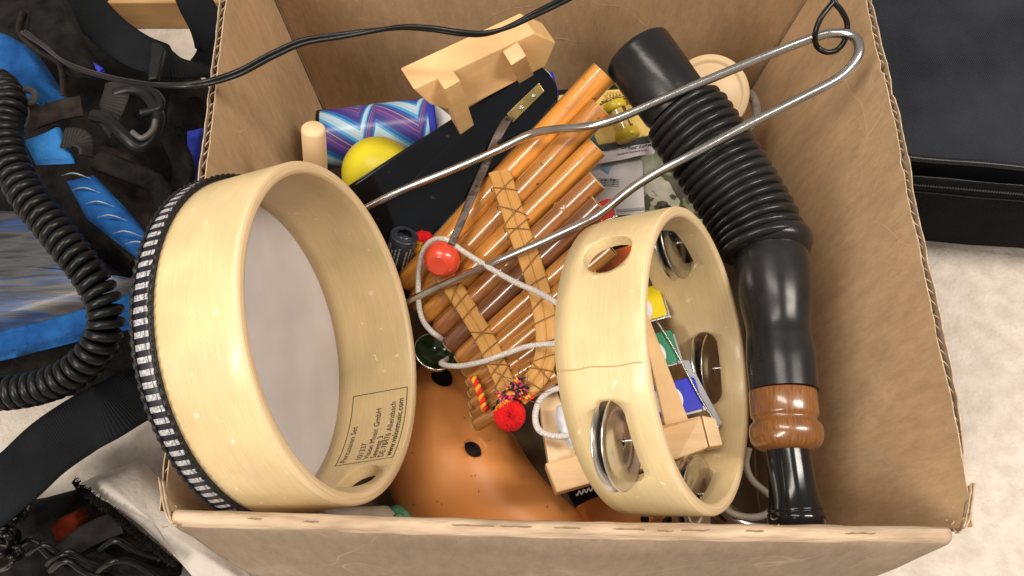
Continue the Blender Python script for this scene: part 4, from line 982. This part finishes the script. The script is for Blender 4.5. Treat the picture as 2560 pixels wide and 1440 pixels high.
lp=[(2098,-40,.283),(2090,-8,.282),(2080,8,.281),(2052,45,.278),(2038,85,.272),(2042,115,.262),(2065,130,.260),(2092,125,.260),(2112,100,.264),(2118,60,.270),(2104,28,.277),(2088,8,.281),(2076,-20,.284),(2060,-60,.288)]
g=G(); tube(g,crom(PS(lp),10),.00175,12); tag(obj('cable_loop',g,mCable),'small teardrop loop of black cable hanging over the steel rod end','cable')

# ------------------------------------------------------------ black fabric case at right
e=V((.0860,-.0088,0)).normalized(); nf=V((-e.y,e.x,0)); O=P(2270,392,.14); 
case=thing('fabric_case',O+e*.3+nf*.3-V((0,0,.14)),'black woven fabric case with piping and zipper standing right of the box','case')
Lk=.75
ztop=.14; x0=-.045
def CP(u,v,z): q=O+e*u+nf*v; return V((q.x,q.y,z))
g=G(); nn=40
sheet(g,CP(x0,0,ztop),CP(Lk,0,ztop),CP(x0,.6,ztop),CP(Lk,.6,ztop),nn,nn,lambda p,u,v:p+V((0,0,.006*math.sin(min(1,v*6)*PI/2)*(1)+.0022*fbm(p*11))))
obj('lid',g,mCase,case)
g=G()
sheet(g,CP(x0,-.002,.004),CP(Lk,-.002,.004),CP(x0,0,ztop),CP(Lk,0,ztop),60,16,lambda p,u,v:p-nf*(.006*math.sin(v*PI)+.002*fbm(p*14)-.004*max(0,1-v*6)**2))
sheet(g,CP(x0,.6,.004),CP(x0,-.002,.004),CP(x0,.6,ztop),CP(x0,0,ztop),20,8,lambda p,u,v:p)
sheet(g,CP(Lk,-.002,.004),CP(Lk,.6,.004),CP(Lk,0,ztop),CP(Lk,.6,ztop),20,8,lambda p,u,v:p)
sheet(g,CP(Lk,.6,.004),CP(x0,.6,.004),CP(Lk,.6,ztop),CP(x0,.6,ztop),20,8,lambda p,u,v:p)
obj('side',g,mCaseS,case)
g=G(); tube(g,[CP(x0+(Lk-x0)*k/60,-.0015,ztop+.0012+.0006*math.sin(k)) for k in range(61)],.0026,12); obj('piping',g,mPlastB,case)
g=G(); pts=[CP(x0+(Lk-x0)*k/60,-.0085,ztop-.022) for k in range(61)]; strap(g,pts,.026,.0015,side=V((0,-.25,1))); zp=obj('zipper_tape',g,mCaseS,case)
g=G()
k=0; s=x0
while s<.30:
    box(g,CP(s,-.0100,ztop-.022),e*.0011,nf*.0016,V((0,0,.0024))); s+=.0021
obj('zipper_teeth',g,M('zip_teeth',(.05,.05,.055),rough=.4),zp,smooth=False)
g=G(); 
for dz in (-.012,-.034): tube(g,[CP(x0+(Lk-x0)*k/60,-.0092,ztop+dz+.0005*math.sin(k*1.3)) for k in range(61)],.0010,8)
obj('zipper_seam',g,mPlastB,zp)

# ------------------------------------------------------------ left: blue and black bag
def px_pad(name,pxs,h,m,par,nz=.003,ns=30,flat_=.5,base=None,seed=0,label=None):
    g=G(); pad(g,PS(pxs),h,base=base,nz=nz,ns=ns,flat=flat_,seed=seed); return obj(name,g,m,par,label=label)
bag=thing('harness_bag',P(180,400,.0),'black and blue bag with clear window and tangled straps lying left of the box','bag')
px_pad('body',[(-400,-200,.08),(60,-160,.09),(240,20,.10),(420,90,.10),(520,200,.10),(505,420,.10),(470,500,.10),(390,760,.09),(345,905,.07),(150,945,.06),(-400,960,.05)],.05,mBagF,bag,nz=.010,ns=14)
px_pad('brown_panel',[(150,430,.130),(210,330,.135),(330,360,.135),(430,480,.13),(410,640,.12),(370,660,.115),(300,600,.125)],.02,mBagB,bag,nz=.006,ns=30,seed=4)
mWin=bpy.data.materials.new('clear_window_film'); nt,N,L,B=nodes(mWin)
tc=N.new('ShaderNodeTexCoord'); mp=N.new('ShaderNodeMapping'); mp.inputs['Scale'].default_value=(3,30,10); mp.inputs['Rotation'].default_value=(0,0,-.25); L.new(tc.outputs['Object'],mp.inputs[0])
nz=N.new('ShaderNodeTexNoise'); nz.inputs['Scale'].default_value=3; nz.inputs['Detail'].default_value=6; L.new(mp.outputs[0],nz.inputs[0])
r=ramp(nt,[(.33,(.012,.013,.018)),(.43,(.07,.07,.075)),(.50,(.03,.035,.05)),(.56,(.02,.06,.18)),(.62,(.10,.095,.09)),(.75,(.04,.04,.045))]); L.new(nz.outputs[0],r.inputs[0]); L.new(r.outputs[0],B.inputs['Base Color']); B.inputs['Roughness'].default_value=.42; B.inputs['Coat Weight'].default_value=.08
bb=N.new('ShaderNodeBump'); bb.inputs['Strength'].default_value=.5; bb.inputs['Distance'].default_value=.004; L.new(nz.outputs[0],bb.inputs['Height']); L.new(bb.outputs[0],B.inputs['Normal'])
px_pad('clear_window',[(-400,480,.10),(20,500,.115),(140,560,.12),(300,680,.12),(360,690,.115),(350,730,.11),(0,820,.10),(-400,860,.09)],.02,mWin,bag,nz=.002,ns=12,label='clear plastic window with grey and blue behind it')
px_pad('blue_border',[(-400,900,.10),(0,822,.108),(200,765,.112),(350,715,.115),(385,735,.115),(350,800,.112),(180,840,.108),(0,885,.102),(-400,980,.09)],.012,mBlue,bag,nz=.0016,ns=40)
px_pad('blue_sleeve',[(-120,20,.15),(0,60,.155),(60,90,.155),(150,230,.15),(140,245,.15),(40,215,.15),(-120,160,.15)],.02,mBlue,bag,nz=.004,ns=30)
px_pad('light_blue_tab',[(52,345,.170),(140,308,.170),(185,398,.168),(80,402,.168)],.006,mBlue2,bag,nz=.0012,ns=60)
px_pad('blue_window_strip',[(152,440,.162),(222,424,.162),(300,505,.160),(374,592,.156),(352,652,.154),(205,535,.160)],.008,mBlue,bag,nz=.002,ns=50)
px_pad('blue_corner',[(462,315,.125),(505,305,.125),(490,440,.12),(460,430,.12)],.01,mBlueV,bag,nz=.001)
g=G()
for k,(x,y) in enumerate(((172,452),(198,488),(232,522),(262,556),(300,596),(330,622))):
    q=PS([(x-12,y-6,.158),(x+20,y-12,.160),(x+62,y+2,.157)]); tube(g,crom([p+V((0,0,.004)) for p in q],5),[.0002]*3+[.0006]*5+[.0002]*3,6)
obj('film_glint',g,M('film_glint_grey',(.22,.25,.30),rough=.2),bag)  # thin pale grey streaks stand in for glints on the blue strip
def px_strap(name,pxs,wpx,m,par,th=.002,side=None,uc=7,label=None,n_=8):
    pts=crom(PS([q[:3] for q in pxs]),n_); g=G(); strap(g,pts,[2*rp(wpx,p) for p in pts],th,side=side,ucross=uc); return obj(name,g,m,par,label=label)
px_strap('royal_blue_piping',[(120,0,.175),(165,50,.172),(195,110,.170),(220,155,.168),(255,180,.165)],16,mBlueV,bag,.004)
px_strap('flap_edge',[(60,30,.185),(50,85,.180),(95,130,.178),(150,165,.175),(160,240,.165)],10,mBagB,bag,.005)
px_pad('black_flap',[(60,-60,.185),(140,-50,.185),(190,60,.182),(235,170,.176),(160,170,.176),(95,120,.178),(52,75,.18)],.012,mBagF,bag,nz=.003,ns=40,seed=3)
px_strap('grey_webbing_loop',[(298,205,.172),(290,240,.178),(276,280,.176),(262,320,.165)],66,mWebG,bag)
px_strap('grey_tab',[(158,345,.172),(200,350,.172),(222,392,.170)],56,mWebG,bag,side=V((-.4,.9,0)))
px_strap('grey_tab',[(80,300,.168),(150,275,.170),(205,265,.168)],60,mBagB,bag)
# carabiner and buckle
g=G(); tube(g,crom(PS([(235,290,.180),(270,300,.184),(310,340,.184),(350,368,.180),(382,340,.178),(395,290,.178),(370,240,.178),(330,225,.178),(290,235,.176)]),8,),.0046,14); obj('carabiner',g,mPlastB,bag)
g=G(); tube(g,crom(PS([(330,330,.186),(355,345,.186),(382,325,.184),(388,300,.184)]),8),.0020,10); obj('carabiner_gate',g,M('grey_plastic',(.09,.085,.08),rough=.4),bag)
g=G(); tube(g,crom(PS([(330,215,.178),(390,235,.180),(398,270,.180),(350,285,.182)]),6),.0032,10); obj('plastic_ring',g,mPlastB,bag)
g=G(); tube(g,crom(PS([(40,240,.165),(62,225,.168),(85,232,.168),(84,252,.168),(68,258,.168),(60,245,.168)]),6),.0026,10); tube(g,crom(PS([(20,215,.168),(45,250,.170),(62,285,.170),(52,318,.168)]),6),.0040,10); obj('frayed_cord_end',g,M('frayed_grey',(.07,.065,.062),(.03,.028,.026),scale=200,rough=.9),bag)
px_strap('shoulder_strap',[(170,-60,.14),(215,15,.150),(270,75,.158),(340,125,.160),(410,150,.155),(470,165,.140),(540,178,.11)],96,mWeb,bag,label='wide black webbing strap with buckle')
px_strap('strap_tail',[(462,-60,.09),(490,10,.10),(520,70,.105),(530,130,.10),(500,180,.09)],86,mWeb,bag)
px_strap('strap_tail',[(180,-40,.12),(235,-5,.12),(262,-40,.12)],60,mWeb,bag)
g=G(); 
bk=PS([(378,104,.172),(398,108,.172),(410,120,.172),(392,196,.170),(368,200,.170)]); prism(g,bk,(0,0,-.006)); obj('buckle_bar',g,mPlastB,bag,smooth=False,bevel=.0015)
px_pad('black_corner',[(410,215,.12),(500,225,.12),(512,300,.12),(450,330,.12),(400,290,.12)],.02,mBagF,bag,nz=.004)
# fabric folds
for k,(q,sd) in enumerate((([(240,400,.165),(320,430,.160),(400,470,.15),(430,560,.13)],1),([(210,470,.15),(280,560,.145),(350,640,.135)],2),([(420,330,.15),(460,420,.14),(440,520,.13)],3))):
    px_strap('fabric_fold',q,50,mBagF if k!=1 else mBagB,bag,.007)
# ------------------------------------------------------------ coiled cord
cp=crom(PS([(-40,205,.165),(0,215,.175),(22,262,.182),(10,320,.186),(25,400,.188),(62,480,.186),(120,555,.182),(180,630,.178),(232,700,.172),(262,770,.165),(258,840,.158),(215,905,.150),(150,950,.142),(70,975,.135),(-20,985,.13),(-90,985,.13)]),40)
cum2=[0]
for i in range(1,len(cp)): cum2.append(cum2[-1]+(cp[i]-cp[i-1]).length)
tot2=cum2[-1]; pitch=.0074; N2=int(tot2/pitch*14); path=[]; nrm=None; i=1
for k in range(N2+1):
    s=tot2*k/N2
    while i<len(cum2)-1 and cum2[i]<s: i+=1
    t_=(s-cum2[i-1])/max(1e-9,cum2[i]-cum2[i-1]); p=cp[i-1].lerp(cp[i],t_); tg=(cp[i]-cp[i-1]).normalized()
    if nrm is None: nrm=tg.orthogonal().normalized()
    nrm=(nrm-tg*nrm.dot(tg)).normalized(); bn=tg.cross(nrm); an=2*PI*s/pitch
    path.append(p+(nrm*math.cos(an)+bn*math.sin(an))*.0092)
g=G(); tube(g,path,.0034,8); tag(obj('coiled_cord',g,M('coil_plastic',(.005,.005,.005),(.009,.009,.010),scale=40,rough=.34,bump=.03,spec=.3)),'thick black coiled cord curving over the blue bag','coiled cord')
# ------------------------------------------------------------ loose strap lower left
o=px_strap('webbing_strap',[(440,880,.09),(385,955,.105),(330,992,.115),(265,1028,.125),(200,1065,.12),(120,1120,.12),(50,1185,.115),(-40,1260,.11),(-120,1330,.11)],158,mWeb,None,.0025,uc=9)
tag(o,'wide black webbing strap lying loose across the pale carpet at lower left','strap')
# pale fleece with folded edge
fl=[(150,1205,.060),(210,1180,.070),(330,1140,.05),(420,1240,.05),(520,1330,.05),(640,1480,.05),(520,1500,.05),(440,1410,.06),(330,1310,.065),(240,1245,.065)]
g=G(); pad(g,PS(fl),.02,nz=.003,ns=18,flat=.8); tag(obj('fleece_blanket',g,mFleece),'folded edge of a pale fleece blanket at lower left of the box','blanket')
g=G(); pad(g,PS([(380,1410,.02),(440,1395,.02),(560,1480,.02),(560,1600,.02),(300,1600,.02)]),.01,nz=.001); tag(obj('grey_sheet',g,M('grey_sheet',(.40,.39,.37),(.46,.45,.43),scale=30,rough=.8)),'grey cloth corner at the bottom edge beside the dark pouch','cloth')
# dark pouch with tangled wires
pc_=thing('open_pouch',P(150,1350,0),'open dark pouch full of black wires and rust red cloth at the bottom left','pouch')
px_pad('body',[(-200,1180,.03),(60,1240,.04),(190,1205,.045),(300,1300,.045),(430,1410,.04),(420,1600,.03),(-200,1600,.03)],.02,mBagF,pc_,nz=.004,ns=30,seed=6)
px_pad('red_lining',[(112,1318,.066),(135,1290,.066),(190,1268,.066),(205,1290,.066),(175,1330,.064),(158,1362,.062),(125,1350,.062)],.010,mRust,pc_,nz=.004,ns=40)
px_strap('grey_lining',[(150,1390,.06),(220,1340,.064),(300,1305,.06)],60,M('dark_grey_lining',(.012,.011,.011),(.03,.026,.026),scale=60,spec=.05,rough=.9),pc_,.004)
g=G()
for k in range(11):
    x,y=random.uniform(-10,60),random.uniform(1230,1400); r_=random.uniform(14,42); z0=random.uniform(.06,.09); a0_=random.uniform(0,6)
    tube(g,crom([P(x+r_*math.cos(a0_+t_*.75),y+r_*math.sin(a0_+t_*.75)*.9,z0+.01*math.sin(t_*1.3+k)) for t_ in range(9)],5),random.choice([.0018,.0026,.0032]),8)
for k in range(7):
    x,y=random.uniform(20,260),random.uniform(1370,1440)
    tube(g,crom(PS([(x,y,.07),(x+40,y-25,.08),(x+90,y+random.uniform(-30,30),.07),(x+150,y+20,.06)]),6),random.choice([.0018,.0024]),8)
obj('tangled_wires',g,mCable,pc_)
px_pad('fringe',[(150,1395,.066),(230,1375,.066),(400,1420,.06),(380,1520,.06),(150,1520,.06)],.012,mBagF,pc_,nz=.008,ns=60,seed=9)
g=G()
for k in range(700):
    t_=random.random(); x=185+250*t_+random.uniform(-5,5); y=1205+205*t_+random.uniform(-6,9); A=P(x,y,.064); d=V((random.uniform(-.2,1),random.uniform(-.2,.9),random.uniform(.2,.9)))*.005
    tube(g,[A-d*.4,A+d*.7],[.0007,.0002],4,caps=False)
obj('fuzzy_edge',g,mBagF,pc_)
# wooden bench at the top left, behind
g=G(); A,Bq=P(120,74,.0),P(640,72,.0); box(g,(A+Bq)/2+V((0,.10,.02)),((Bq-A).x,0,0),(0,.2,0),(0,0,.04)); tag(obj('wooden_bench',g,mBench,smooth=False,bevel=.003),'honey coloured wooden bench edge behind the bag at top left','bench')
